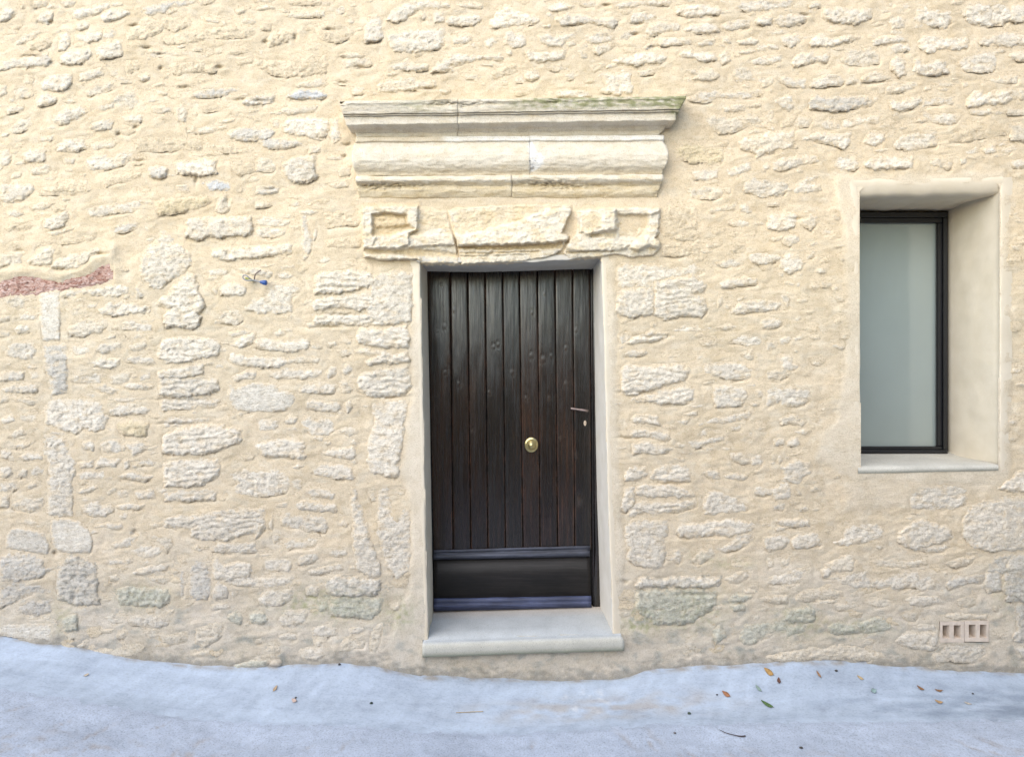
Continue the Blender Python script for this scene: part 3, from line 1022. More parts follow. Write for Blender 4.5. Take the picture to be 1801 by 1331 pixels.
w 145 29 158 27 157 31 147 32
m 156 36 162 33 167 37 165 42 158 40
c 80 50 86 47 84 52
c 110 50 125 48 128 53 118 56 112 54
c 135 45 150 40 154 41 150 52 140 58 134 55
m 160 70 170 67 185 66 180 71 162 72
c 100 47 107 45 108 50 103 52
f 0 43 15 42 35 42 34 52 20 52 0 48
c 64 60 85 58 90 62 80 64 66 63
@N 450 990 3.9020
w 2 25 8 19 18 18 25 17 24 24 18 29 8 29 2 27
w 34 17 38 15 42 17 42 22 35 21
w 36 5 45 3 58 0 60 4 45 7 37 8
d 48 11 55 9 85 11 86 16 83 21 70 23 52 22 49 18
m 53 24 65 22 80 24 87 23 85 32 80 38 65 37 52 35 52 28
m 42 30 48 26 50 32 44 33
m -5 36 0 33 6 34 8 38 4 42 -2 41
w 16 38 20 33 33 32 36 35 34 40 25 43 18 42
w 37 46 45 42 55 43 56 48 48 50 40 49
w 64 46 70 43 75 45 70 48 65 48
w 16 50 22 47 28 49 28 52 18 52
c 0 52 4 51 4 54 0 54
c 40 54 45 53 44 57 40 56
w 30 61 36 58 45 59 47 63 42 66 33 65
c 58 55 65 51 75 52 74 57 65 59 58 60
c 5 60 12 57 18 59 12 62
c 0 64 12 62 14 67 5 69 0 69
c 79 44 88 40 86 50 82 62 78 58
w 70 2 80 0 78 4 72 6
@O 900 990 3.9020
D 84 14 90 10 105 11 110 9 120 9 142 11 143 14 130 17 110 16 95 16 86 17
m 86 20 95 17 110 18 125 17 140 19 141 27 135 33 128 36 124 41 112 41 100 42 90 36 85 30
c 147 11 155 6 162 5 162 10 155 13 149 13
m 148 25 153 21 166 23 160 26 152 28
m 150 29 160 28 160 32 153 33
m 156 47 160 43 176 40 188 38 190 46 176 48 168 54 160 56 156 52
c 166 36 170 35 170 39 166 39
c 115 58 125 54 128 60 120 63
m 138 46 144 42 147 50 140 56
c 170 24 190 22 190 27 176 27
@P 1350 990 3.9020
w 0 10 8 8 18 4 26 4 25 11 15 14 0 13
w 37 5 42 2 45 5 42 9 38 9
w 48 12 55 6 68 5 68 10 78 12 82 9 95 6 104 6 105 10 112 8 116 13 114 18 105 18 98 15 90 18 82 16 70 17 58 16 50 14
g 122 14 130 9 148 7 149 12 138 14 125 18
g 150 6 160 4 161 18 152 20 149 15
g 163 5 176 0 192 0 192 25 176 27 162 20
c 20 22 28 18 50 18 52 21 45 24 30 25 20 26
c 56 20 62 19 62 23 57 23
c 45 28 60 27 62 30 50 32
c 68 26 75 24 86 26 84 29 75 30
w 95 25 100 22 118 23 120 27 110 28 103 29 97 28
c 130 25 138 22 143 27 138 30 132 29
c 118 36 130 34 150 36 150 38 130 39
c 90 35 95 33 103 33 102 39 97 39
c 153 29 158 29 158 33
m 12 38 15 32 30 30 33 34 32 40 18 41
m 13 44 28 41 26 46 14 50
m 40 44 48 40 55 42 62 41 72 38 78 37 84 41 84 45 72 48 65 47 55 48 48 49 42 46
w 98 43 105 42 114 42 115 46 104 46
w 88 53 92 49 117 47 117 58 110 60 100 58 93 55
w 112 64 120 60 122 56 130 55 148 55 150 61 145 66 135 68 125 66 115 68
g 170 30 180 26 190 28 190 50 175 54 168 52 172 45
g 170 58 180 55 190 56 190 66 175 65
c 0 65 15 61 30 58 60 57 80 64 70 66 40 65 10 68
"""
# ------------------------------------------------------------------ traced stones (photo pixels)
stones = []
ox = oy = 0.0; k_ = 1.0
for line in STONES.strip().splitlines():
    t = line.split()
    if t[0].startswith('@'):
        ox, oy, k_ = float(t[1]), float(t[2]), float(t[3]); continue
    pts = np.array([float(v) for v in t[1:]]).reshape(-1, 2) * 10.0 / k_ + (ox, oy)
    ar = 0.5 * abs(np.dot(pts[:, 0], np.roll(pts[:, 1], -1)) - np.dot(pts[:, 1], np.roll(pts[:, 0], -1)))
    stones.append((t[0], pts, ar))

# stones that lie past the edges of the photograph, repeated from those inside it
extra = []
for code, pts, ar in stones:
    x, y = pts.mean(0)
    if code == 'r': continue
    if x < 300: extra.append((code, pts * (-1, 1) + (-8, 0), ar))
    if x > 1500 and not (280 < y < 860) and y < 1060: extra.append((code, pts * (-1, 1) + (3612, 0), ar))
    if y < 190 and 0 < x < 1801: extra.append((code, pts * (1, -1) + (0, -8), ar))

# ------------------------------------------------------------------ openings and smooth plaster bands
DOOR_OUT = np.array([(739, 463), (1057, 450), (1063, 600), (1066, 760), (1071, 920), (1078, 1114), (753, 1122), (748, 900), (744, 690)], float)
WIN_OUT = np.array([(1511, 346), (1513, 336), (1522, 327), (1640, 322), (1752, 320), (1757, 330), (1757, 560), (1756, 818), (1514, 826), (1512, 560)], float)
VENT_OUT = np.array([(1653, 1093), (1738, 1091), (1739, 1128), (1654, 1130)], float)
CUTS = [DOOR_OUT, WIN_OUT, VENT_OUT]
BANDS = [  # polygon, strength
    ([(727, 480), (742, 458), (756, 1126), (742, 1192), (690, 1180), (682, 1130), (700, 1080), (719, 1040), (721, 990), (722, 900), (706, 830), (712, 770), (724, 690), (724, 600), (728, 520)], 1.0),
    ([(1055, 448), (1078, 452), (1086, 560), (1083, 640), (1087, 720), (1094, 900), (1098, 1030), (1085, 1060), (1078, 1125), (1070, 900)], 0.9),
    ([(742, 1150), (1100, 1145), (1112, 1200), (736, 1200)], 0.12),
    ([(1100, 1095), (1150, 1110), (1200, 1180), (1100, 1200)], 0.35),
    ([(1466, 312), (1500, 306), (1640, 306), (1764, 302), (1776, 330), (1774, 700), (1776, 830), (1762, 856), (1640, 852), (1500, 846), (1432, 806), (1438, 772), (1468, 740), (1486, 640), (1492, 540), (1482, 440), (1480, 380), (1468, 350)], 0.75),
    ([(1480, 838), (1700, 835), (1790, 830), (1740, 870), (1605, 868), (1600, 892), (1485, 897)], 0.45),
    ([(625, 344), (1170, 342), (1170, 368), (1010, 366), (800, 362), (640, 364)], 0.25),
    ([(540, 300), (620, 240), (630, 460), (560, 470), (545, 380)], 0.15),
]
RIDGES = [  # thick trowelled lips of mortar: polyline, height, width
    ([(0, 478), (60, 474), (105, 484), (150, 470), (196, 442)], 0.013, 13),
    ([(197, 430), (202, 470), (203, 490)], 0.006, 8),
]

def mortar_level(x, y):
    wx = x + 5 * noise(x / 40, y / 40, 21); wy = y + 5 * noise(x / 40, y / 40, 22)
    h = U(x, y)
    rough = 0.0042 * fbm(x / 42, y / 24, 3, 31) + 0.0009 * fbm(x / 11, y / 6.5, 2, 41)
    rg = (1 - np.abs(noise((x + 0.25 * y) / 60, (y + 0.12 * x) / 17, 43))) ** 7
    rough = rough + 0.0035 * rg * np.clip(0.3 + fbm(x / 90, y / 60, 2, 47), 0, 1) + 0.0012 * noise(x / 5, y / 3.2, 49)
    band = np.zeros_like(h)
    for poly, s in BANDS:
        band = np.maximum(band, s * sstep(-5, 9, sdist(wx, wy, poly)))
    h = h - 0.020 * slits(x, y)
    h = h * (1 - 0.6 * band) + rough * (1 - 0.85 * band) + 0.005 * band
    for pl, amp, wd in RIDGES:
        d = np.full(h.shape, 1e9)
        for (ax, ay), (bx, by) in zip(pl[:-1], pl[1:]):
            ex, ey = bx - ax, by - ay
            t = np.clip(((x - ax) * ex + (y - ay) * ey) / (ex * ex + ey * ey), 0, 1)
            d = np.minimum(d, np.hypot(wx - ax - t * ex, wy - ay - t * ey))
        h = h + amp * np.exp(-(d / wd) ** 2)
    return h, band

# ------------------------------------------------------------------ the wall
wall = empty('stone_wall', (0, 0, 0), 'pale limestone rubble wall pointed with beige lime mortar', 'wall')

GX = np.concatenate([np.linspace(-1500, -420, 40)[:-1], np.linspace(-420, -20, 90)[:-1], np.arange(-20, 1822, 2.3), np.linspace(1822, 2220, 90)[1:], np.linspace(2220, 3300, 40)[1:]])
GY = np.concatenate([np.linspace(-900, -260, 25)[:-1], np.linspace(-260, -14, 60)[:-1], np.arange(-14, 1212, 2.3), np.linspace(1212, 1300, 10)[1:]])
X, Y = np.meshgrid(GX, GY)
MH, BAND = mortar_level(X, Y)
inside = np.zeros_like(MH)                     # how deep under a stone
near = np.full(MH.shape, -1e9)
near2 = np.full(MH.shape, -1e9)                # the same for points a little below a stone
for code, pts, ar in stones + extra:
    x0, y0 = pts.min(0) - 24; x1, y1 = pts.max(0) + 24
    i0, i1 = np.searchsorted(GX, (x0, x1)); j0, j1 = np.searchsorted(GY, (y0, y1))
    if i1 <= i0 or j1 <= j0: continue
    s = sdist(X[j0:j1, i0:i1], Y[j0:j1, i0:i1], pts)
    near[j0:j1, i0:i1] = np.maximum(near[j0:j1, i0:i1], s)
    s = sdist(X[j0:j1, i0:i1], Y[j0:j1, i0:i1] - 6.5, pts)
    near2[j0:j1, i0:i1] = np.maximum(near2[j0:j1, i0:i1], s)
MH = MH - 0.0015 * np.exp(-np.clip(-near, 0, None) / 5.0) - 0.010 * sstep(2, 12, near) - 0.004 * sstep(6, 22, -near) * (1 - BAND)
MH = MH - 0.011 * sstep(-2, 3.5, near2) * (1 - sstep(0, 4, near)) * np.clip(0.35 + 1.3 * fbm(X / 45, Y / 20, 2, 53), 0, 1)   # hollows under the stones
cut = np.zeros(MH.shape, bool)
for c_ in CUTS:
    cut |= sdist(X, Y, c_) > 1.0
# mortar colours: buff, paler plaster bands, green damp; damp and dimmer light painted grey near the ground
mc = np.broadcast_to(np.array(MORTAR), X.shape + (3,)).copy()
n_ = fbm(X / 120, Y / 90, 3, 61)
mc *= (1 + 0.05 * n_)[..., None]
mc = mixc(mc, (0.645, 0.57, 0.445), sstep(0.1, 0.5, fbm(X / 26, Y / 15, 3, 65)) * 0.55)
mc = mixc(mc, PLASTER, BAND * 0.9)
damp_shade = sstep(900, 1130, Y + 70 * n_)
mc = mixc(mc, (0.59, 0.54, 0.46), damp_shade * 0.75)  # some damp, mostly the cooler low light, put into the colour
def moss_at(x, y):
    g = np.zeros(np.shape(x))
    for (gx, gy, sx, sy, s) in [(705, 1080, 26, 26, .55), (1125, 1090, 30, 22, .9), (1215, 1070, 60, 40, .55), (1400, 1095, 40, 30, .5), (1510, 1105, 60, 16, .5),
                                (610, 1062, 60, 30, .4), (540, 1060, 60, 25, .45), (250, 1050, 50, 25, .4), (110, 1085, 20, 35, .35), (1290, 990, 40, 10, .35), (1780, 1030, 40, 60, .3), (1235, 980, 20, 8, .4)]:
        g = g + s * np.exp(-((x - gx) / sx) ** 2 - ((y - gy) / sy) ** 2)
    return np.clip(g * (0.75 + 1.1 * fbm(x / 9, y / 9, 3, 71)), 0, 1)
mc = mixc(mc, MOSS * 1.25, moss_at(X, Y) * 0.75)
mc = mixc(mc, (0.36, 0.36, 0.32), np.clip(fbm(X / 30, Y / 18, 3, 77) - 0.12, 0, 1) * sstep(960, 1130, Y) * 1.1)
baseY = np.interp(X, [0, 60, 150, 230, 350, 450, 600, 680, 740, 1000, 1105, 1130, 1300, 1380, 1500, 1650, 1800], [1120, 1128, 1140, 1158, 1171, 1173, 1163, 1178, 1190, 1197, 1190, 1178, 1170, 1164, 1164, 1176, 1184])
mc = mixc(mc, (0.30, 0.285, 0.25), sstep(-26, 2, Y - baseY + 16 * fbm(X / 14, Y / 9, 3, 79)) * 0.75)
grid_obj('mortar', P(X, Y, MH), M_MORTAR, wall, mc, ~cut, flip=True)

# solid core behind the face so that no light leaks through
def box_raw(x0, x1, y0, y1, z0, z1):
    V = [(x, y, z) for x in (x0, x1) for y in (y0, y1) for z in (z0, z1)]
    Q = [(0, 1, 3, 2), (4, 6, 7, 5), (0, 4, 5, 1), (2, 3, 7, 6), (0, 2, 6, 4), (1, 5, 7, 3)]
    return V, Q
V, Q = [], []
for bx_ in [(-7.6, 7.6, 0.46, 0.8, -0.6, 6.6), (-7.6, 7.6, 0.03, 0.8, 6.45, 6.7), (-7.7, -7.4, 0.02, 0.8, -0.6, 6.7), (7.4, 7.7, 0.02, 0.8, -0.6, 6.7)]:
    v, q = box_raw(*bx_)
    Q += [tuple(i + len(V) for i in f) for f in q]; V += v
mesh_obj('wall_core', V, Q, M_PLASTER, wall, MORTAR, False)

# ------------------------------------------------------------------ stones
HGT = dict(w=0.0075, c=0.006, b=0.005, l=0.010, g=0.0075, s=0.008, m=0.011, y=0.008, f=0.005, d=0.012, r=0.004)
def stone_geo(code, pts, ar, seed, step):
    big = code.isupper(); code = code.lower()
    rs = np.random.RandomState(seed)
    x0, y0 = pts.min(0) - 12; x1, y1 = pts.max(0) + 12
    xs = np.arange(x0, x1 + step, step); ys = np.arange(y0, y1 + step, step)
    x, y = np.meshgrid(xs, ys)
    am = min(1.0, math.sqrt(ar) / 45) * (0.4 if code == 'f' else 1.0)
    wx = x + am * (3.4 * fbm(x / 17, y / 15, 2, seed) + 2.6 * fbm(x / 6, y / 5, 2, seed + 3))
    wy = y + am * (2.8 * fbm(x / 17, y / 15, 2, seed + 5) + 2.4 * fbm(x / 6, y / 5, 2, seed + 7))
    s = sdist(wx, wy, pts) + 1.3
    mx = max(3.0, s.max())
    cy = (pts[:, 1].min() + pts[:, 1].max()) / 2; hh = max(8, (pts[:, 1].max() - pts[:, 1].min()) / 2)
    rel = np.clip((y - cy) / hh, -1, 1)
    bev = np.minimum((7.5 - 3.2 * rel) if code != 'f' else 4.0, 0.75 * mx)
    t = s / bev
    prof = np.where(t > 0, 1 - (1 - np.clip(t, 0, 1)) ** 2.0, np.clip(s / 5.0, -2.4, 0) * (0.62 + 0.45 * rel))
    H = HGT[code] * (1.6 if big else 1.0) * (0.40 + 0.95 * rs.rand()) * min(1.0, 0.45 + mx / 18)
    if ar > 2500: H *= 1.15
    up = np.clip(t, 0, 1)
    ra = (0.35 if code == 'f' else 1.0) * min(1.0, mx / 9)
    cx = (pts[:, 0].min() + pts[:, 0].max()) / 2; hw = max(8, (pts[:, 0].max() - pts[:, 0].min()) / 2)
    tilt = rs.uniform(0.15, 0.9) * (y - cy) / hh + rs.uniform(-0.2, 0.2) * (x - cx) / hw
    h = U(x, y) + H * prof * (1 + 0.5 * tilt) - 0.001
    h = h + up * ra * (0.0036 * fbm(x / 22, y / 12, 2, seed + 11) + 0.0026 * fbm(x / 8, y / 5.5, 2, seed + 13) + 0.0022 * noise(x / 3.2, y / 3.0, seed + 19))
    pit = np.clip(fbm(x / 7.5, y / 6, 2, seed + 23) - 0.18, 0, 1)
    h = h - up * ra * 0.006 * pit
    if code == 'l':      # bedding layers: stepped ledges
        per = rs.uniform(9, 13)
        ph = (y + 9 * fbm(x / 50, y / 40, 3, seed + 31) + 0.10 * (x - cx) * rs.uniform(-1, 1)) / per
        fr = ph - np.floor(ph)
        h = h + up * 0.0062 * (np.minimum(fr / 0.75, (1 - fr) / 0.25) - 0.6) * (0.5 + 0.8 * np.clip(0.5 + fbm(x / 45, y / 14, 2, seed + 37), 0, 1))
    tone = np.array(TONE[code]) * rs.uniform(0.90, 1.04)
    c = np.broadcast_to(tone, x.shape + (3,)).copy()
    c *= (1 + 0.10 * fbm(x / 16, y / 12, 3, seed + 41))[..., None]
    if code != 'r':
        smear = sstep(0.12, 0.55, fbm(x / 22, y / 12, 3, seed + 43) + 0.35 * (1 - up))     # mortar dragged over the stone
        c = mixc(c, np.array(MORTAR) * 1.02, (1 - sstep(-0.5, 5.0, s + 4.5 * fbm(x / 7, y / 5, 2, seed + 45) + 1.4 * rel)) * 0.95)
        c = mixc(c, np.array(MORTAR) * 1.03, smear * (0.15 if code in 'fs' else 0.55))
        c = mixc(c, np.array((0.50, 0.48, 0.43)), np.clip(fbm(x / 13, y / 8, 3, seed + 47) - 0.2, 0, 1) * sstep(900, 1120, y) * 0.6)
        dirt = 0.55 if code in 'md' else 0.12
        c = mixc(c, (0.22, 0.22, 0.19), np.clip(1.3 * fbm(x / 11, y / 7, 3, seed + 53) + (0.0 if code in 'md' else -0.3), 0, 1) * dirt * 1.4)
        c = mixc(c, MOSS, moss_at(x, y) * (0.75 if code in 'md' else 0.5))
        c = mixc(c, np.array(tone) * np.array((0.95, 0.97, 1.0)), sstep(880, 1150, y) * 0.5)  # lower stones cooler: the bluish low light mixed into their colour
    c = np.clip(c * (1 - 0.12 * np.clip(pit * 2, 0, 1) * up)[..., None], 0.01, 0.75)
    h = h - 0.016 * slits(x, y)
    G = P(x, y, h)
    keep = s > (-6.5 + 4.5 * rel) if code != 'r' else s > -3.0
    for c_ in CUTS:
        keep &= sdist(x, y, c_) < -3.0
    return G, c, keep

def compact(G, C, keep):
    q = gridq(*G.shape[:2])[:, ::-1]
    q = q[keep.reshape(-1)[q].all(1)]
    V = G.reshape(-1, 3); C = C.reshape(-1, 3)
    used = np.zeros(len(V), bool); used[q.ravel()] = True
    idx = np.cumsum(used) - 1
    return V[used], idx[q], C[used]

# little chips and spalls showing through the pointing between the stones
rs = np.random.RandomState(77)
chips = []
ii = 0
while len(chips) < 620 and ii < 9000:
    ii += 1
    cx_, cy_ = rs.uniform(0, 1800), rs.uniform(0, 1150)
    jx, jy = np.searchsorted(GX, cx_), np.searchsorted(GY, cy_)
    if near[jy, jx] > -5.5 or BAND[jy, jx] > 0.25: continue
    if 590 < cx_ < 1210 and 165 < cy_ < 465: continue
    w_ = rs.uniform(4, 15); h_ = rs.uniform(1.8, 4.6); rt = rs.uniform(-0.25, 0.15)
    th = np.sort(rs.uniform(0, 2 * np.pi, 7)); rr_ = rs.uniform(0.7, 1.1, 7)
    ex, ey = w_ * rr_ * np.cos(th), h_ * rr_ * np.sin(th)
    chips.append((rs.choice(['c', 'b', 'c', 'w']), np.stack([cx_ + ex * math.cos(rt) - ey * math.sin(rt), cy_ + ex * math.sin(rt) + ey * math.cos(rt)], 1), w_ * h_ * 3))
    jx0, jx1 = np.searchsorted(GX, (cx_ - w_ - 8, cx_ + w_ + 8)); jy0, jy1 = np.searchsorted(GY, (cy_ - h_ - 5, cy_ + h_ + 5))
    near[jy0:jy1, jx0:jx1] = np.maximum(near[jy0:jy1, jx0:jx1], -1)
order = sorted(range(len(stones)), key=lambda i: -stones[i][2])
bigset = set(order[:300])
JV, JQ, JC, jn = [], [], [], 0
for i, (code, pts, ar) in enumerate(stones):
    V, q, C = compact(*stone_geo(code, pts, ar, 1000 + 61 * i, 2.0))
    if len(q) == 0: continue
    if code == 'r':
        o = mesh_obj('red_stone', V, q, M_RED, wall, C)
        o['label'] = 'strip of rough reddish pink stone bared in the mortar at the left edge'
    elif i in bigset:
        mesh_obj('stone', V, q, M_STONE, wall, C)
    else:
        JV.append(V); JQ.append(q + jn); JC.append(C); jn += len(V)
for i, (code, pts, ar) in enumerate(chips):
    V, q, C = compact(*stone_geo(code, pts, ar, 200000 + 61 * i, 2.0))
    if len(q) == 0: continue
    JV.append(V); JQ.append(q + jn); JC.append(C); jn += len(V)
tag(mesh_obj('small_stones', np.concatenate(JV), np.concatenate(JQ), M_STONE, wall, np.concatenate(JC)), 'small pale stones and chips set in the mortar', kind='stuff')
JV, JQ, JC, jn = [], [], [], 0
for i, (code, pts, ar) in enumerate(extra):
    V, q, C = compact(*stone_geo(code, pts, ar, 90000 + 61 * i, 4.0))
    if len(q) == 0: continue
    JV.append(V); JQ.append(q + jn); JC.append(C); jn += len(V)
tag(mesh_obj('outer_stones', np.concatenate(JV), np.concatenate(JQ), M_STONE, wall, np.concatenate(JC)), 'rubble stones of the wall beyond the photo edges', kind='stuff')

# ------------------------------------------------------------------ jambs: lofts from the wall face back to door and window
def outset(poly, d):
    poly = np.asarray(poly, float); n = len(poly)
    e = np.roll(poly, -1, 0) - poly
    nr = np.stack([e[:, 1], -e[:, 0]], 1); nr /= np.linalg.norm(nr, axis=1)[:, None] + 1e-9
    v = nr + np.roll(nr, 1, 0); v /= np.linalg.norm(v, axis=1)[:, None] + 1e-9
    return poly + v * d

def resample(path, n):
    path = np.asarray(path, float)
    s = np.concatenate([[0], np.cumsum(np.linalg.norm(np.diff(path, axis=0), axis=1))])
    t = np.linspace(0, s[-1], n)
    return np.stack([np.interp(t, s, path[:, k]) for k in range(2)], 1)

def jamb(name, outer, inner, depth, out_dir, C, wob=1.0, lip=0.0055, rnd=3.6, n=120, seed=5, label=None, mid=14):
    """outer / inner: matching open pixel paths; out_dir: pixel direction pointing away from the opening"""
    A = resample(outer, n); B = resample(inner, n)
    o = np.asarray(out_dir, float)
    w = noise(np.arange(n) / 9.0, 0.5, seed)[:, None] * wob + noise(np.arange(n) / 2.7, 0.5, seed + 1)[:, None] * wob * 0.35
    rows = []
    u = U(A[:, 0], A[:, 1])
    for off, hh in ((5.0 * rnd, lip - 0.010), (3.0 * rnd, lip - 0.0025), (1.6 * rnd, lip - 0.0003), (0.8 * rnd, lip), (0.35 * rnd, lip - 0.0012), (0.1 * rnd, lip - 0.004), (0.0, -0.008)):
        p = A + o * (off + w * 0.8)
        rows.append(P(p[:, 0], p[:, 1], 0.4 * u + hh))
    for k in range(1, mid + 1):
        t = k / mid
        p3a = P(A[:, 0] + o[0] * w[:, 0] * 0.8, A[:, 1] + o[1] * w[:, 0] * 0.8, -0.008)
        p3b = P(B[:, 0], B[:, 1], -depth)
        q = p3a * (1 - t) + p3b * t
        nz = 0.004 * fbm(np.arange(n) / 11.0, t * 3.0, 2, seed + 9) * math.sin(math.pi * t)
        q[:, 0] += o[0] * nz; q[:, 2] -= o[1] * nz
        rows.append(q)
    rows = np.array(rows)
    cc = np.broadcast_to(np.array(C, float), rows.shape).copy()
    if rnd > 3: cc[:5] = PLASTER
    ob = grid_obj(name, rows, M_PLASTER, wall, cc)
    if label: ob['label'] = label
    return ob

DZ = 0.33
CREAM = (0.70, 0.63, 0.51)
jamb('door_jamb', [(739, 455), (741, 560), (744, 690), (748, 900), (754, 1140)], [(751.5, 468), (753, 560), (756, 700), (759, 900), (763, 1090)], DZ, (-1, 0), CREAM, seed=5)
jamb('door_jamb', [(1057, 440), (1061, 560), (1065, 720), (1070, 900), (1074, 1010), (1078, 1130)], [(1043, 468), (1044, 560), (1046, 720), (1049, 880), (1052, 965), (1055, 1085)], DZ, (1, 0), (0.70, 0.66, 0.595), wob=0.9, seed=15)  # whiter than the left jamb: light from the left put into the tone
jamb('door_soffit', [(733, 461), (790, 462), (860, 463.5), (930, 462), (990, 458), (1030, 452), (1066, 447)], [(748, 478), (790, 479), (860, 479), (930, 477), (990, 475), (1048, 474)], DZ, (0, -1), (0.50, 0.475, 0.43), wob=1.8, rnd=2.0, lip=0.016, seed=25, label='stone underside above the door, toned grey for its shade')  # shade of the underside put into its grey tone
WZ = 0.37
jamb('window_jamb', [(1505, 316), (1509, 330), (1511, 350), (1512, 560), (1513, 700), (1513, 836)], [(1447, 360), (1448, 380), (1448, 420), (1449, 560), (1449, 700), (1450, 815)], WZ, (-1, 0), CREAM, wob=1.4, rnd=4.5, lip=0.0038, seed=35)
jamb('window_jamb', [(1759, 312), (1758, 420), (1757, 560), (1757, 700), (1756, 832)], [(1668, 362), (1668, 420), (1668, 560), (1668, 700), (1668, 815)], WZ, (1, 0), CREAM, wob=1.2, rnd=4.5, lip=0.0038, seed=45)
# window head: a fat rounded underside
def window_head():
    n = 90
    xa = np.linspace(1500, 1764, n); xb = np.linspace(1440, 1674, n)
    w = noise(np.arange(n) / 9.0, 0.2, 77) * 1.6
    prof = [(-12, -0.006, 0), (-6, 0.004, 0), (0, 0.005, 0), (6, 0.002, 0), (12, -0.004, 0), (18, -0.012, .02), (22, -0.022, .04), (25, -0.040, .08), (27, -0.065, .14), (30, -0.12, .3), (38, -0.24, .65), (52, -0.385, 1.0)]
    rows = [P(xa * (1 - f) + xb * f, 321 + 1.2 * w + dy + 2.0 * (1 - f) * (xa - 1640) / -130, h) for dy, h, f in prof]
    grid_obj('window_head', np.array(rows), M_PLASTER, wall, PLASTER)
window_head()

# ------------------------------------------------------------------ carved doorcase: cornice, frieze, architrave, lintel
case = empty('carved_doorcase', tuple(P(900, 460, 0.0)), 'carved limestone cornice, rounded frieze and broken lintel above the dark door', 'doorcase')
BUFF = np.array((0.64, 0.555, 0.415)); PALE = np.array((0.675, 0.62, 0.52)); GREYST = np.array((0.60, 0.56, 0.48))
CORNICE = [  # pyL, pyR, protrusion, xl, xr, softness
    (184, 175, -0.02, 606, 1196), (178, 169.5, 0.132, 598, 1207), (183, 173.5, 0.134, 597, 1207), (185, 175.5, 0.130, 598, 1206),
    (187, 178, 0.127, 599, 1204), (191, 182, 0.125, 600, 1201), (195, 186, 0.122, 601, 1199), (199, 190, 0.119, 602, 1196.5), (201, 192.5, 0.117, 602.5, 1196),
    (201.6, 193, 0.103, 603, 1195), (202.4, 193.6, 0.108, 603, 1195.5), (204.5, 196.5, 0.108, 603.5, 1195), (205.2, 197, 0.098, 605, 1190), (206, 198, 0.098, 605.5, 1189.5),
    (213, 205, 0.098, 607, 1189), (220, 211.5, 0.098, 609, 1188.5), (221, 212.5, 0.094, 609.5, 1188), (228.5, 220.5, 0.046, 623, 1172), (229.5, 221.5, 0.043, 624, 1171),
    (233.5, 228, 0.030, 624.5, 1168), (234.5, 229.5, 0.026, 625, 1165), (237, 233, 0.026, 626, 1163), (238, 234, 0.028, 627, 1160), (241, 237, 0.026, 627, 1160), (245, 241, 0.010, 627, 1160), (247, 243, -0.01, 627, 1160)]
FRIEZE = [
    (240, 236, -0.01, 628, 1166), (242, 238, 0.036, 626, 1168), (249, 246, 0.040, 625, 1168), (251, 248.5, 0.030, 624, 1167), (254, 252, 0.036, 623, 1168), (259, 257, 0.050, 621, 1172), (266, 264, 0.061, 619, 1175), (274, 272, 0.067, 618.5, 1176),
    (283, 281, 0.066, 619, 1175.5), (290, 288, 0.061, 620, 1173), (296, 294, 0.053, 622, 1170), (301, 299, 0.043, 624, 1167), (304, 302, 0.036, 626, 1166), (310, 307, 0.030, 627, 1165), (313, 309, -0.01, 627, 1165)]
ARCHI = [
    (306, 302, -0.01, 628, 1165), (309.5, 306, 0.026, 627, 1166), (311, 307, 0.044, 626, 1167), (316, 312, 0.050, 625, 1167), (319, 315, 0.050, 625, 1167), (321, 318, 0.044, 626, 1166), (325, 323, 0.028, 627, 1164), (327, 327, 0.020, 628, 1162),
    (331, 331, 0.024, 628, 1160), (335, 338, 0.022, 629, 1158), (340, 343, 0.014, 630, 1157), (347, 347, 0.002, 632, 1156), (350, 350, -0.012, 632, 1156)]

def sweep(name, tab, xa, xb, mat, colf, seed, rough=0.0022, chips=(), label=None, dens=4, endL=True, endR=True):
    tab = np.array(tab, float)
    m = (len(tab) - 1) * dens + 1
    t = np.linspace(0, len(tab) - 1, m)
    r = [np.interp(t, np.arange(len(tab)), tab[:, k]) for k in range(5)]
    xl = r[3] if xa is None else np.full(m, xa); xr = r[4] if xb is None else np.full(m, xb)
    n = int((xr.mean() - xl.mean()) / 3.0)
    u = np.linspace(0, 1, n)
    x = xl[None] * (1 - u[:, None]) + xr[None] * u[:, None]
    f = (x - 605) / 600.0
    y = r[0][None] * (1 - f) + r[1][None] * f
    p = np.broadcast_to(r[2][None], x.shape).copy()
    inner = sstep(0, 3, np.arange(m))[None] * sstep(0, 3, m - 1 - np.arange(m))[None]
    p += inner * (rough * fbm(x / 30, y / 9, 3, seed) + rough * 0.7 * fbm(x / 7, y / 5, 2, seed + 3))
    y = y + inner * (0.9 * fbm(x / 40, y / 20, 2, seed + 5) + 0.35 * noise(x / 6, y / 10, seed + 6))
    for (cx_, cy_, sx, sy, am) in chips:
        g = np.exp(-((x - cx_) / sx) ** 2 - ((y - cy_) / sy) ** 2) * np.clip(0.75 + 0.9 * fbm(x / 6, y / 4, 2, seed + 8), 0, 1.5)
        p -= inner * am * g
    C = colf(x, y)
    G = P(x, y, p)
    def ret(col_):    # the end face runs straight back into the wall
        b_ = col_.copy(); b_[:, 1] = 0.03
        return b_
    rows = [G]; CC = [C]
    if endL: rows.insert(0, ret(G[0])[None]); CC.insert(0, C[:1])
    if endR: rows.append(ret(G[-1])[None]); CC.append(C[-1:])
    o = grid_obj(name, np.concatenate(rows), mat, case, np.concatenate(CC), flip=False)
    if label: o['label'] = label
    return o

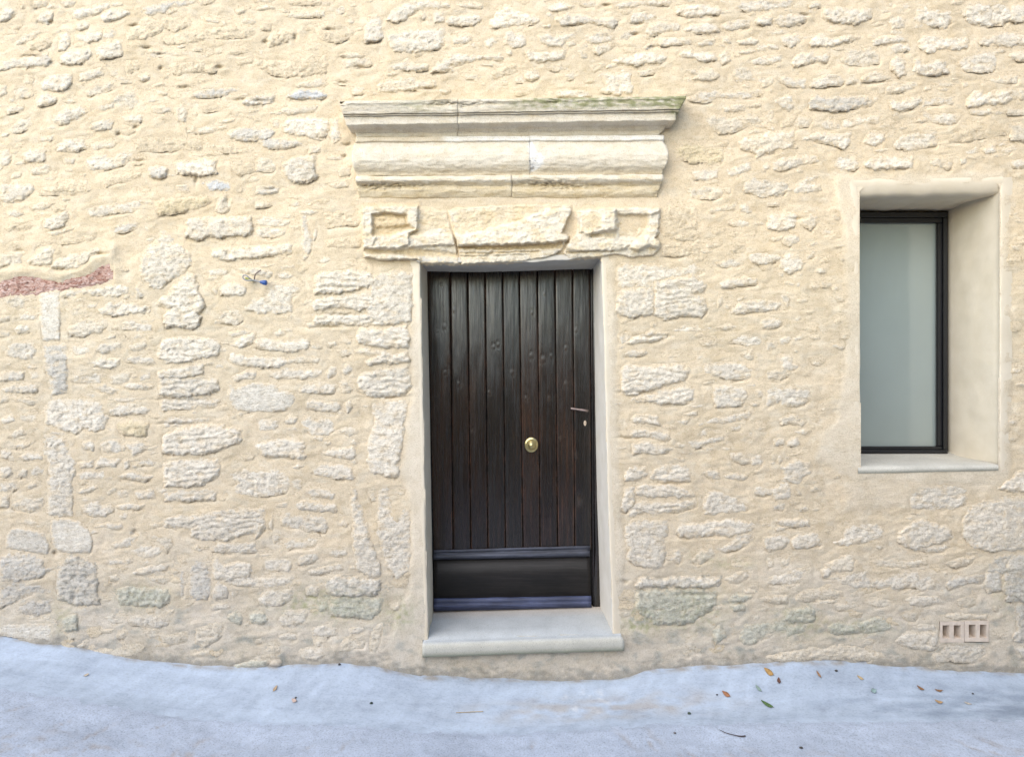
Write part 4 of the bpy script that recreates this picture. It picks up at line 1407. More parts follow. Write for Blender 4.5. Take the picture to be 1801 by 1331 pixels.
def cornice_col(x, y):
    c = np.broadcast_to(PALE * 0.97, x.shape + (3,)).copy()
    c = mixc(c, BUFF, sstep(0.0, 0.5, fbm(x / 60, y / 7, 3, 301)) * 0.55)
    c = mixc(c, GREYST * 0.97, sstep(0.1, 0.55, fbm(x / 45, y / 12, 3, 305)) * 0.45)
    g = sstep(200, 186, y + 7 * (x - 900) / 300) * (sstep(850, 960, x) * 0.75 + 0.35 * np.exp(-((x - 735) / 40) ** 2) + 0.25 * sstep(1080, 1190, x))
    g = g + 1.0 * sstep(1165, 1200, x) * sstep(216, 200, y)
    c = mixc(c, np.array((0.27, 0.28, 0.14)), np.clip(g * (0.75 + 1.0 * fbm(x / 14, y / 7, 3, 309)), 0, 0.9))
    return c
def frieze_col(x, y):
    c = np.broadcast_to(PALE, x.shape + (3,)).copy()
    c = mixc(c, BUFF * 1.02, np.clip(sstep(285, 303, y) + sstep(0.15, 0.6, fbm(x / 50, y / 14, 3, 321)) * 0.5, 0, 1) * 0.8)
    yy = y + 3.6 * (x - 605) / 600
    c = mixc(c, BUFF * 1.02, sstep(252, 248, yy) * sstep(790, 740, x) * 0.8)
    c = mixc(c, (0.80, 0.78, 0.73), sstep(240, 242, yy) * sstep(252.5, 250, yy) * sstep(760, 800, x + 30 * noise(x / 20, 0.5, 3)))
    s = sdist(x + 2 * noise(x / 6, y / 6, 9), y, [(929, 249), (936, 248), (941, 262), (957, 276), (955, 290), (945, 298), (932, 304), (931, 280)])
    c = mixc(c, (0.76, 0.75, 0.73), sstep(-1, 1.5, s))
    c = mixc(c, (0.30, 0.31, 0.32), sstep(-1, 1.5, s) * np.clip(fbm(x / 3, y / 3, 2, 333) - 0.42, 0, 1) * 2.2 * sstep(262, 272, y))
    return c
def archi_col(x, y):
    c = np.broadcast_to(PALE * 0.97, x.shape + (3,)).copy()
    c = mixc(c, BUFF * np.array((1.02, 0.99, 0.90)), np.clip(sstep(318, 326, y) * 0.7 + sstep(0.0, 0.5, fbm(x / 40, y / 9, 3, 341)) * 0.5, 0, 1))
    return c
sweep('cornice_block', CORNICE, None, 805.1, M_CARVED, cornice_col, 401, chips=[(601, 181, 5, 6, 0.03), (770, 182, 26, 4, 0.008), (790, 182, 20, 5, 0.010), (666, 222, 5, 3, 0.012)])
sweep('cornice_block', CORNICE, 805.7, None, M_CARVED, cornice_col, 411, chips=[(815, 185, 8, 6, 0.016), (838, 182, 14, 6, 0.012), (975, 179, 10, 5, 0.012), (868, 181, 12, 4, 0.008), (1010, 175, 12, 4, .008)])
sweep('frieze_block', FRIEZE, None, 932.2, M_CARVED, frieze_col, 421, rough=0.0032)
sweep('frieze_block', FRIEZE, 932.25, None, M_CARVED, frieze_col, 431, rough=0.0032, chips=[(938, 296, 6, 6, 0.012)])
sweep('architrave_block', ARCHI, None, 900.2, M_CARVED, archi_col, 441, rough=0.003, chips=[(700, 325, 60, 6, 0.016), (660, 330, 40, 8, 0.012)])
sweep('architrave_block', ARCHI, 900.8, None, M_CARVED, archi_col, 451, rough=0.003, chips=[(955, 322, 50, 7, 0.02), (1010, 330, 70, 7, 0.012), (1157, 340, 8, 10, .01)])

def lintel(poly, H, feats, seed, tone, label=None, tints=()):
    pts = np.array(poly, float)
    step = 1.4
    x0, y0 = pts.min(0) - 9; x1, y1 = pts.max(0) + 6
    x, y = np.meshgrid(np.arange(x0, x1, step), np.arange(y0, y1, step))
    wx = x + 1.6 * fbm(x / 12, y / 10, 2, seed) + 0.7 * noise(x / 4, y / 4, seed + 1); wy = y + 1.6 * fbm(x / 12, y / 10, 2, seed + 2) + 0.7 * noise(x / 4, y / 4, seed + 3)
    s = sdist(wx, wy, pts)
    t = s / 2.6
    h = U(x, y) * 0.5 + H * (0.45 + 0.9 * sstep(385, 440, y)) * np.where(t > 0, 1 - (1 - np.clip(t, 0, 1)) ** 2, np.clip(t, -2.4, 0) * (0.35 + 0.6 * sstep(400, 450, y)))
    up = np.clip(t, 0, 1)
    low = np.zeros_like(h)
    for fp, am, soft in feats:
        soft = soft * 1.5
        sf = sstep(-soft, soft, sdist(wx, wy, np.array(fp, float)))
        h = h + up * 1.2 * am * sf
        if am < -0.009: low = np.maximum(low, sf)
    h = h + up * (0.0045 * fbm(x / 16, y / 9, 3, seed + 9) + 0.0024 * fbm(x / 5, y / 4, 2, seed + 11))
    c = np.broadcast_to(np.array(tone), x.shape + (3,)).copy()
    c = mixc(c, BUFF * np.array((1.02, 0.97, 0.86)), sstep(-0.05, 0.5, fbm(x / 30, y / 12, 3, seed + 21)) * 0.6)
    c = mixc(c, BUFF * np.array((1.0, 0.93, 0.80)), low * 0.7)
    for tp_ in tints:
        c = mixc(c, BUFF * np.array((0.97, 0.90, 0.76)), sstep(-2.5, 2.5, sdist(wx, wy, np.array(tp_, float))) * 0.5)
    c = mixc(c, np.array(MORTAR) * 1.03, 1 - sstep(-1, 4, s))
    o = grid_obj('lintel_block', P(x, y, h), M_CARVED, case, c, s > np.where(y < 420, -7.0, -3.5), flip=True)
    if label: o['label'] = label
    return o
R = lambda x0, y0, x1, y1: [(x0, y0), (x1, y0), (x1, y1), (x0, y1)]
lintel([(637, 364), (735, 362), (736, 369), (786, 371), (795, 408), (800, 425), (809, 464), (742, 464), (735, 457), (665, 458), (640, 452), (636, 400)], 0.012, [
    ([(637, 362), (735, 362), (735, 404), (719, 412), (719, 430), (700, 437), (637, 437)], 0.026, 1.4),
    ([(655, 378), (680, 374), (716, 379), (717, 393), (728, 402), (700, 411), (690, 416), (656, 414)], -0.030, 2.0),
    ([(656, 380), (713, 382), (716, 396), (690, 399), (660, 400)], 0.016, 2.2),
    ([(662, 414), (673, 413), (673, 435), (656, 433)], -0.007, 1.0),
    ([(716, 414), (797, 412), (802, 431), (760, 432), (718, 436)], 0.020, 1.6),
    ([(640, 437), (690, 442), (720, 437), (780, 442), (806, 446), (806, 452), (740, 451), (640, 445)], -0.012, 2.0),
    ([(640, 446), (690, 446), (740, 453), (740, 458), (660, 460), (640, 455)], 0.016, 2.0)], 501, PALE * 0.97, 'left lintel block with a carved sunken panel', [[(738, 370), (786, 372), (793, 402), (738, 404)], [(657, 380), (714, 380), (716, 400), (690, 412), (657, 410)]])
lintel([(788, 372), (815, 366), (880, 361), (960, 360), (1004, 362), (1006, 374), (996, 395), (990, 407), (1002, 414), (998, 425), (990, 434), (985, 444), (960, 455), (900, 462), (811, 465), (804, 435), (798, 408)], 0.018, [
    ([(820, 414), (850, 406), (900, 394), (940, 378), (985, 368), (1006, 368), (1000, 395), (988, 410), (1003, 413), (998, 424), (960, 428), (800, 434), (796, 414)], 0.028, 1.4),
    ([(800, 431), (900, 430), (990, 425), (988, 436), (900, 439), (802, 438)], -0.018, 1.4),
    ([(806, 443.5), (860, 444), (950, 441), (950, 443), (860, 447), (806, 446.5)], -0.010, 0.8),
    ([(806, 449.5), (860, 449), (930, 447), (930, 449), (860, 452), (806, 452)], -0.009, 0.8),
    ([(852, 452), (878, 430), (884, 430), (860, 453)], -0.008, 1.2)], 511, PALE, 'middle lintel block split by a slanting ledge', [[(800, 374), (880, 364), (975, 362), (940, 376), (900, 392), (850, 404), (805, 412)], [(802, 434), (985, 430), (980, 440), (804, 442)]])
lintel([(1014, 374), (1024, 367), (1083, 366), (1120, 363), (1163, 366), (1160, 410), (1153, 418), (1163, 427), (1160, 440), (1150, 450), (1110, 453), (1085, 448), (1060, 452), (1000, 456), (990, 444), (1000, 424), (1012, 412)], 0.014, [
    ([(1020, 372), (1084, 366), (1084, 404), (1060, 408), (1034, 412), (1020, 408)], 0.030, 1.8),
    ([(1062, 370), (1084, 367), (1084, 404), (1060, 408)], 0.010, 3.0),
    ([(1086, 366), (1162, 364), (1162, 374), (1140, 377), (1088, 378)], 0.016, 1.8),
    ([(1143, 372), (1163, 368), (1160, 410), (1145, 416), (1138, 420), (1140, 396)], 0.022, 2.2),
    ([(1086, 376), (1138, 378), (1137, 415), (1110, 421), (1088, 418)], -0.008, 2.0),
    ([(1118, 424), (1155, 414), (1164, 428), (1158, 436), (1142, 432), (1120, 442), (1108, 436)], 0.030, 2.2),
    ([(1006, 414), (1040, 408), (1038, 416), (1080, 418), (1086, 424), (1108, 430), (1100, 438), (1080, 440), (1000, 442), (996, 430)], 0.018, 1.8),
    ([(996, 442.5), (1080, 441), (1080, 443), (996, 445)], -0.010, 0.8)], 521, PALE * 0.98, 'right lintel block with a square raised ear and sunken panel', [[(1088, 378), (1137, 379), (1136, 414), (1090, 416)], [(1024, 378), (1058, 376), (1058, 402), (1024, 404)]])

# ------------------------------------------------------------------ door
DH = -0.315
door = empty('plank_door', tuple(P(905, 1072, DH)), 'dark brown varnished plank door in the white plastered opening', 'door')
TOPX = [751, 791.5, 822, 853, 884, 913, 945, 976, 1007, 1038]
BOTX = [763, 797, 828, 858, 889, 920, 950, 981, 1011, 1041]
CUP = [0.0050, 0.0048, 0.0014, 0.0030, 0.0006, 0.0022, 0.0018, 0.0010, 0.0016]
KNOTS = [(781, 574, 5), (770, 582, 3), (799, 545, 5), (783, 655, 4), (776, 500, 4), (806, 675, 5), (868, 610, 4), (876, 606, 4), (945, 520, 4), (958, 516, 4), (936, 550, 4), (935, 625, 5), (955, 632, 6), (970, 626, 5), (1013, 580, 4), (995, 612, 4), (995, 675, 5), (900, 655, 5), (860, 690, 4), (965, 700, 4), (830, 760, 4), (985, 770, 3), (1012, 800, 5), (1020, 880, 8), (890, 880, 3), (925, 700, 4)]
rs = np.random.RandomState(4)
for i in range(9):
    n, m = 200, 13
    v = np.linspace(0, 1, n)[:, None]; u = np.linspace(0, 1, m)[None]
    us = np.concatenate([[0, 0.0, 0.035], np.linspace(0.08, 0.92, 18), [0.965, 1.0, 1.0]])[None]
    xl = TOPX[i] + (BOTX[i] - TOPX[i]) * v + 0.5; xr = TOPX[i + 1] + (BOTX[i + 1] - TOPX[i + 1]) * v - 0.5
    x = xl * (1 - us) + xr * us
    y = 470 + (973 - 7.0 * (x - 763) / 275 - 470) * v + 0 * us
    ed = np.concatenate([[-0.02, -0.005, -0.0005], np.zeros(18), [-0.0005, -0.005, -0.02]])[None]
    h = DH + ed + CUP[i] * (1 - (2 * us - 1) ** 2) * (0.7 + 0.4 * noise(v * 3, i, 7)) + rs.uniform(-0.001, 0.001) + rs.uniform(-0.002, 0.002) * (us - 0.5)
    h = h + 0.0008 * fbm(us * 3 + i * 9, v * 9, 2, 55)
    kn_ = np.zeros(np.broadcast(x, y).shape)
    for kx_, ky_, kr_ in KNOTS:
        rr_ = np.hypot(x - kx_, (y - ky_) / 1.5) / kr_
        h = h + 0.0011 * np.exp(-rr_ ** 2) * np.cos(rr_ * 3.0)
        kn_ = np.maximum(kn_, np.exp(-rr_ ** 2))
    tone = mixc((0.0062, 0.0052, 0.0047), (0.0125, 0.0066, 0.0044), np.array(rs.rand())) * rs.uniform(0.6, 1.25)
    C = np.broadcast_to(tone, x.shape + (3,)).copy()
    edge = (np.abs(us - 0.5) > 0.455) * (0.5 + 0.5 * np.clip(noise(v * 26, i * 3.1, 13) * 2.5, -1, 1))
    C = mixc(C, (0.055, 0.027, 0.017), np.clip(edge, 0, 1) * 0.55)
    C = mixc(C, (0.045, 0.036, 0.030), kn_ * 0.4)
    vein = np.clip(noise(us * 9 + i * 5, v * 1.3, 17) * 2 - 0.35, 0, 1) * np.clip(0.6 + noise(us * 2, v * 7, 19), 0, 1)
    C = mixc(C, (0.036, 0.021, 0.014), vein * 0.5)
    grid_obj('plank', P(x, y, h), M_WOOD, door, C, flip=True)

def bar(name, rows, mat, parent, C, nx=40, jit=0.0, seed=3, ends=True):
    """rows: (xl, yl, xr, yr, h) down the front profile"""
    u = np.linspace(0, 1, nx)
    G = np.array([P(a_[0] * (1 - u) + a_[2] * u, a_[1] * (1 - u) + a_[3] * u + jit * noise(u * nx / 5, k * 1.7, seed), a_[4]) for k, a_ in enumerate(rows)])
    if ends:
        L = G[:, :1].copy(); L[..., 1] = G[..., 1].max() + 0.01
        Rr = G[:, -1:].copy(); Rr[..., 1] = G[..., 1].max() + 0.01
        G = np.concatenate([L, G, Rr], 1)
    return grid_obj(name, G, mat, parent, C, flip=True)
SKY_SHEEN = (0.045, 0.050, 0.068)  # reflected sky painted into the moulding colour as blue
bar('rail_moulding', [(763, 967, 1038, 959, DH - .01), (763, 967, 1038, 959, DH + .010), (763, 970, 1038, 962, DH + .016), (763, 972, 1038, 964.5, DH + .010), (763, 973, 1038, 965.5, DH + .006),
                      (762.5, 974.5, 1037.5, 967.5, DH + .016), (762.5, 978, 1037.5, 971.5, DH + .026), (762.5, 981, 1037.5, 975, DH + .026), (762.5, 983.5, 1037.5, 978, DH + .016), (762.5, 984.5, 1037.5, 979, DH - .01)], M_RAIL, door, SKY_SHEEN, jit=0.4)
bar('kick_board', [(763, 980, 1038, 974, DH - .01), (763, 980, 1038, 974, DH + .003), (763, 1018, 1039, 1012, DH + .004), (763, 1056, 1040, 1051, DH + .003), (763, 1058, 1040, 1053, DH - .01)], M_RAIL, door, (0.011, 0.0095, 0.009))
bar('drip_moulding', [(763, 1052, 1039.5, 1047, DH - .01), (763, 1052, 1039.5, 1047.5, DH + .004), (763, 1055, 1040, 1050.5, DH + .012), (762.5, 1059, 1040, 1055, DH + .020), (762.5, 1060, 1040, 1056, DH + .018), (762, 1064, 1040, 1060, DH + .028),
                      (762, 1068, 1040, 1063.5, DH + .030), (762, 1070, 1040.5, 1065, DH + .022), (762, 1074, 1041, 1067, DH + .020), (762, 1075, 1041, 1068, DH - .01)], M_RAIL, door, (0.045, 0.055, 0.105), jit=0.5, seed=9)  # strong blue stands in for sky reflected on the upward slopes
# the right stile and the frame strip beside the jamb
def strip(name, left, right, h, parent, C, n=60, seed=1, ed=-0.02, mat=None):
    a_ = resample(left, n); b_ = resample(right, n)
    w = 0.5 * noise(np.arange(n) / 5.0, 0.3, seed)
    cols = []
    for f, hh in ((0, h + ed), (0.02, h), (0.5, h + 0.001), (0.98, h), (1, h + ed)):
        cols.append(P(a_[:, 0] * (1 - f) + b_[:, 0] * f + w * f, a_[:, 1] * (1 - f) + b_[:, 1] * f, hh))
    return grid_obj(name, np.stack(cols, 1), mat or M_WOOD, parent, C, flip=True)
strip('stile', [(1038.5, 470), (1041.5, 968), (1041, 1068)], [(1041.5, 470), (1046.5, 968), (1046, 1066)], DH - 0.012, door, (0.012, 0.010, 0.010), seed=2)
strip('frame_post', [(1041.5, 468), (1047, 968), (1043, 1066)], [(1047, 468), (1049, 700), (1051, 880), (1054, 975), (1056, 1066)], DH + 0.004, door, (0.014, 0.012, 0.011), seed=4)
strip('frame_post', [(748, 468), (756, 820), (758, 1074)], [(752, 468), (759, 820), (763, 1074)], DH - 0.004, door, (0.016, 0.013, 0.012), seed=6)
bar('door_backing', [(740, 466, 1062, 466, DH - .03), (740, 1085, 1062, 1080, DH - .03)], M_DARK, door, None, ends=False)

def lathe(name, prof, c, axis, mat, parent, seg=28, sx=1.0, sz=1.0):
    V = []
    for r_, d_ in prof:
        for k in range(seg):
            th = 2 * math.pi * k / seg
            V.append((c[0] + r_ * math.cos(th) * sx, c[1] - d_, c[2] + r_ * math.sin(th) * sz))
    Q = [(i * seg + k, i * seg + (k + 1) % seg, (i + 1) * seg + (k + 1) % seg, (i + 1) * seg + k) for i in range(len(prof) - 1) for k in range(seg)]
    return mesh_obj(name, V, Q, mat, parent)
kc = P(934.5, 782, DH + 0.004)
kpl = lathe('knob_plate', [(0.0405, 0), (0.041, 0.004), (0.038, 0.0075), (0.034, 0.008), (0.032, 0.011), (0.0305, 0.0115), (0.026, 0.010), (0.020, 0.011), (0.012, 0.012)], kc, 1, M_BRASS, door, sz=1.12)
kn = lathe('knob', [(0.013, 0.010), (0.012, 0.026), (0.016, 0.032), (0.021, 0.036), (0.022, 0.041), (0.020, 0.045), (0.014, 0.047), (0.0135, 0.0485), (0.009, 0.050), (0.004, 0.0515), (0.0001, 0.052)], kc, 1, M_BRASS, kpl, sz=1.12)
kpl['label'] = 'round ringed brass door knob'
hp = np.array([P(1033, 722.5, DH + 0.0), P(1033, 722.5, DH + 0.035), P(1030, 722, DH + 0.05), P(1020, 720.5, DH + 0.05), P(1010, 719, DH + 0.05), P(1003.5, 718, DH + 0.048)])
hl = tube('lever_handle', catmull(hp, 28), np.interp(np.linspace(0, 1, 28), [0, .45, .55, .75, .95, 1], [.008, .008, .0078, .0062, .0075, .006]), M_IRON, door, 10)
hl['label'] = 'thin worn iron lever handle'
ke = [(r_, d_) for r_, d_ in [(0.011, -0.004), (0.011, 0.003), (0.009, 0.0045), (0.0001, 0.005)]]
kp = lathe('keyhole_plate', ke, P(1029, 744, DH + 0.003), 1, mat_plain('pale_bone', (0.55, 0.44, 0.33), 0.6), door, seg=16, sx=0.8, sz=1.5)

# ------------------------------------------------------------------ threshold slab
def slab(name, L, R_, cut_l, cut_r, rows, C, parent, label, cat, nx=60, moss=None):
    pass
ths_rows = [  # xl, yl, xr, yr, h  from the back edge over the nose and down
    (759, 1070, 1060, 1060, -0.36), (757, 1092, 1066, 1082, -0.20), (755, 1108, 1072, 1098, -0.09), (752.8, 1121.5, 1078, 1111.5, -0.004)]
u = np.linspace(0, 1, 70)
G = [P(a_[0] * (1 - u) + a_[2] * u, a_[1] * (1 - u) + a_[3] * u, a_[4]) for a_ in ths_rows]
nose = [(0.0, 0), (0.035, 4.5), (0.048, 7), (0.056, 11), (0.059, 16), (0.059, 22), (0.056, 27), (0.050, 30), (0.040, 31), (0.0, 31), (-0.02, 31)]
for hh, dy in nose:
    xl = 742.5 + 0.8 * (dy < 8); xr = 1091 + min(7, dy * 0.45)
    yl = 1127 - 2.5 + dy; yr = 1115 - 2.5 + dy
    G.append(P(xl * (1 - u) + xr * u, yl * (1 - u) + yr * u + 0.4 * noise(u * 14, dy * 0.05, 8), hh))
G = np.array(G)
G[4:, :, 1] += 0.0015 * noise(u[None] * 25, np.arange(len(G) - 4)[:, None] * .3, 9)
Lc = G[:, :1].copy(); Lc[4:, :, 1] = 0.03; Rc = G[:, -1:].copy(); Rc[4:, :, 1] = 0.03
G = np.concatenate([Lc, G, Rc], 1)
sc_ = np.broadcast_to(np.array((0.47, 0.497, 0.51)), G.shape).copy()
rr = np.arange(len(G))[:, None] + 0 * G[..., 0]
sc_ = mixc(sc_, (0.53, 0.51, 0.43), np.clip((rr - 5.0) / 2, 0, 1) * 0.8)
sc_ = mixc(sc_, (0.36, 0.36, 0.25), np.clip((rr - 9.0) / 2, 0, 1) * 0.85)
sc_ = mixc(sc_, (0.56, 0.44, 0.32), np.clip(1 - rr, 0, 1) * 0.8)
o = grid_obj('door_threshold', G, M_SLAB, None, sc_, flip=True)
tag(o, 'pale grey stone threshold slab with rounded nose under the dark door', 'threshold')

# ------------------------------------------------------------------ window
WH = -0.36
win = empty('window', tuple(P(1590, 796, WH)), 'narrow black framed window with frosted glass in a deep plastered recess', 'window')
def member(name, x0, y0, x1, y1, hf, hb, parent, mat, bev=1.2):
    """a bevelled bar given by its front rectangle"""
    b_ = bev
    ring = lambda d, h: P(np.array([x0 + d, x1 - d, x1 - d, x0 + d]), np.array([y0 + d, y0 + d, y1 - d, y1 - d]), h)
    kb = 0.004
    V = np.concatenate([ring(0, hb), ring(0, hf - kb), ring(b_, hf)])
    Q = [(i * 4 + j, i * 4 + (j + 1) % 4, (i + 1) * 4 + (j + 1) % 4, (i + 1) * 4 + j) for i in range(2) for j in range(4)] + [(8, 9, 10, 11)]
    Q = [q[::-1] for q in Q]
    if name is None: return V, np.array(Q)
    return mesh_obj(name, V, Q, mat, parent, None, False)
FX0, FX1, FY0, FY1 = 1449, 1667, 373.5, 797
FV, FQ = [], []
for r_ in [(FX0, FY0, FX1, FY0 + 9, WH + .030), (FX0, FY1 - 6, FX1, FY1, WH + .034), (FX0, FY0 + 9.05, FX0 + 12, FY1 - 6.05, WH + .030), (FX1 - 8.5, FY0 + 9.05, FX1, FY1 - 6.05, WH + .030)]:
    v_, q_ = member(None, *r_, WH - .03, None, None)
    FQ.append(q_ + sum(map(len, FV))); FV.append(v_)
frame = mesh_obj('window_frame', np.concatenate(FV), np.concatenate(FQ), M_BLACK, win, None, False)
member('sash_rail', FX0 + 12.2, FY0 + 9.4, FX1 - 8.7, FY0 + 19, WH + .018, WH - .02, frame, M_BLACK)
member('sash_rail', FX0 + 12.2, FY1 - 12.5, FX1 - 8.7, FY1 - 6.3, WH + .020, WH - .02, frame, M_BLACK)
member('sash_stile', FX1 - 18.5, FY0 + 19.2, FX1 - 8.7, FY1 - 12.7, WH + .018, WH - .02, frame, M_BLACK)
member('sash_stile', FX0 + 12.2, FY0 + 19.2, FX0 + 22, FY1 - 12.7, WH + .018, WH - .02, frame, M_BLACK)
member('glazing_bead', FX1 - 21.2, FY0 + 19.2, FX1 - 18.7, FY1 - 12.7, WH + .008, WH - .02, frame, mat_plain('glossy_black_gasket', (0.05, 0.05, 0.052), 0.12), 0.8)
member('pane', FX0 + 20, FY0 + 17, FX1 - 19, FY1 - 10.5, WH - .006, WH - .016, win, M_GLASS, 0.3)
# sill
rows = [(1446, 792, 1672, 792, -0.40), (1470, 803, 1690, 802.5, -0.28), (1490, 811, 1722, 809, -0.14), (1505, 818, 1748, 814.5, -0.03), (1508, 821, 1755, 817.5, 0.004), (1508.5, 823.5, 1756, 819.5, 0.012), (1509, 828, 1756, 823, 0.016), (1509, 831.5, 1756, 826, 0.012), (1509, 833.5, 1756, 828, 0.0), (1509, 833.5, 1756, 828, -0.03)]
u = np.linspace(0, 1, 40)
G = np.array([P(a_[0] * (1 - u) + a_[2] * u, a_[1] * (1 - u) + a_[3] * u + 0.3 * noise(u * 12, k * .4, 3), a_[4]) for k, a_ in enumerate(rows)])
sc_ = np.broadcast_to(np.array((0.54, 0.52, 0.46)), G.shape).copy()
sc_ = mixc(sc_, (0.45, 0.43, 0.31), np.clip((np.arange(len(G))[:, None] + 0 * G[..., 0] - 5.5) / 2.5, 0, 1) * 0.7)
so = grid_obj('sill', G, M_SLAB, win, sc_, flip=True)
so['label'] = 'pale speckled stone window sill'

# ------------------------------------------------------------------ air vent: two terracotta bricks
vent = empty('air_vent', tuple(P(1696, 1128, 0.0)), 'pair of pale terracotta air bricks with four slots low on the right', 'vent')
def vent_brick(x0, x1, slots, ytop, ybot):
    hf = 0.006
    b_ = empty('vent_brick', (0, 0, 0), None, None); b_.parent = vent
    # face built as a grid with slot openings, plus slot walls
    xs = sorted({x0, x1, *[v for s in slots for v in s]})
    ys = [ytop, ytop + 6.5, ybot - 6.5, ybot]
    V, Q = [], []
    def quad(a_, b2, c2, d2):
        i = len(V); V.extend([a_, b2, c2, d2]); Q.append((i, i + 1, i + 2, i + 3))
    for i in range(len(xs) - 1):
        for j in range(3):
            hole = j == 1 and any(abs(xs[i] - s[0]) < 0.01 for s in slots)
            p = [(xs[i], ys[j]), (xs[i], ys[j + 1]), (xs[i + 1], ys[j + 1]), (xs[i + 1], ys[j])]
            if not hole:
                quad(*[P(a_, b2, hf) for a_, b2 in p])
            else:
                for k in range(4):
                    (ax, ay), (bx2, by2) = p[k], p[(k + 1) % 4]
                    A, B = P(ax, ay, hf), P(bx2, by2, hf)
                    A2, B2 = A.copy(), B.copy(); A2[1] = B2[1] = 0.10
                    quad(A, B, B2, A2)
                quad(*[np.array([P(a_, b2, hf)[0], 0.10, P(a_, b2, hf)[2]]) for a_, b2 in p])
    p = [(x0, ytop), (x0, ybot), (x1, ybot), (x1, ytop)]
    for k in range(4):
        (ax, ay), (bx2, by2) = p[k], p[(k + 1) % 4]
        A, B = P(ax, ay, hf), P(bx2, by2, hf); A2, B2 = A.copy(), B.copy(); A2[1] = B2[1] = 0.12
        quad(B, A, A2, B2)
    bpy.data.objects.remove(b_)
    mesh_obj('vent_brick', np.array(V), Q, M_TERRA, vent, None, False)
vent_brick(1653.5, 1695.5, [(1657.8, 1670), (1677.5, 1690)], 1092.5, 1129)
vent_brick(1696.5, 1739, [(1704, 1716.5), (1723.5, 1735.5)], 1091.5, 1128)
for x0, x1 in ((1657.8, 1670), (1677.5, 1690), (1704, 1716.5), (1723.5, 1735.5)):
    bx_ = np.array([P(x, y, 0.006) for x, y in ((x0, 1098.5), (x0, 1122.6), (x1, 1122.6), (x1, 1098.5))]); bx_[:, 1] = 0.096
    mesh_obj('slot_void', bx_, [(0, 1, 2, 3)], M_DARK, vent, None, False)

# ------------------------------------------------------------------ wire stub
wire = empty('wire_stub', tuple(P(448, 492, 0.0)), 'loose electrical wire loop with blue connector poking out of the wall', 'wire')
Mgrey = mat_plain('grey_wire', (0.30, 0.31, 0.33), 0.4)
Mgy = mat_plain('green_yellow_wire', (0.42, 0.46, 0.12), 0.5)
Mblue = mat_plain('blue_plastic', (0.02, 0.075, 0.27), 0.3)
def wpath(pts, n=40): return catmull([P(x, y, h) for x, y, h in pts], n)
tube('wire', wpath([(449, 493, -.01), (446, 493, .02), (440, 490, .035), (434, 485, .04), (429, 484, .042), (427, 488, .042), (431, 492, .04), (438, 493.5, .035), (446, 493, .03), (453, 494.5, .035), (459, 496, .036)]), 0.0034, Mgrey, wire)
tube('wire', wpath([(448, 493, -.01), (444, 492, .02), (438, 490, .03), (432, 489, .033), (435, 492, .03), (441, 494, .02), (448, 494, -.01)]), 0.0034, Mgy, wire)
tube('wire', wpath([(447, 493, -.01), (447.5, 490, .018), (449, 483, .03), (453, 479, .036), (459, 475, .04)]), 0.0034, mat_plain('brown_wire', (0.20, 0.15, 0.13), 0.45), wire)
cpts = np.array([P(458, 496, .036), P(459.5, 496.2, .036), P(464, 497, .037), P(468.5, 497.6, .038), P(469.3, 497.7, .038)])
co = tube('connector', cpts, [0.0075, 0.0085, 0.0135, 0.0135, 0.010], Mblue, wire, 14)
co['label'] = 'blue plastic wire connector'

# ------------------------------------------------------------------ ground: cement gutter along the wall, rough concrete road
BASE = np.array([(-1500, 1000), (-300, 1085), (0, 1120), (60, 1128), (150, 1140), (230, 1158), (350, 1171), (450, 1173), (600, 1163), (680, 1178), (740, 1190), (1000, 1197), (1105, 1190), (1130, 1178), (1300, 1170), (1380, 1164), (1500, 1164), (1650, 1176), (1800, 1184), (2200, 1190), (3300, 1190)], float)
EDGE = np.array([(-1500, 1080), (-300, 1172), (0, 1213), (150, 1236), (300, 1262), (450, 1275), (600, 1279), (750, 1288), (850, 1294), (1000, 1288), (1150, 1277), (1400, 1274), (1800, 1268), (2200, 1266), (3300, 1266)], float)
DE = 0.30
kx0 = D / F; kx1 = (D - DE) / F
bX = (BASE[:, 0] - CX) * kx0; bZ = CAMZ - (BASE[:, 1] - CY) * kx0
eX = (EDGE[:, 0] - CX) * kx1; eZ = CAMZ - (EDGE[:, 1] - CY) * kx1
def smooth_interp(x, xp, fp):
    return (np.interp(x - 0.05, xp, fp) + np.interp(x, xp, fp) * 2 + np.interp(x + 0.05, xp, fp)) / 4
def ground_z(x, d):
    z0 = smooth_interp(x, bX, bZ); z1 = smooth_interp(x, eX, eZ)
    t = np.clip(d / DE, -0.3, 1)
    z = z0 + (z1 - z0) * np.where(t >= 0, 1 - (1 - t) ** 1.7, 1.7 * t)
    z = z + 0.004 * fbm(x / 0.5, d / 0.2, 2, 611)
    return z
gx = np.concatenate([[-90, -40, -18, -10, -7, -5, -4.2], np.arange(-3.6, 3.6, 0.016), [3.7, 4.2, 5, 7, 10, 18, 40, 90]])
gd = np.linspace(-0.06, DE + 0.012, 40)
x, d = np.meshgrid(gx, gd)
wob = 0.008 * fbm(x / 0.12, 0.3 + 0 * x, 3, 621)
dd = d + wob * sstep(0.2, 0.3, d)
z = ground_z(x, d)
px_ = x / kx0 + CX
c = np.broadcast_to(np.array((0.385, 0.45, 0.54)), x.shape + (3,)).copy()
c *= (1 + 0.09 * fbm(x / 0.6 + d * 2, d / 0.10, 4, 627) + 0.10 * fbm((x + 0.6 * d) / 0.05, d / 0.12, 3, 629))[..., None]
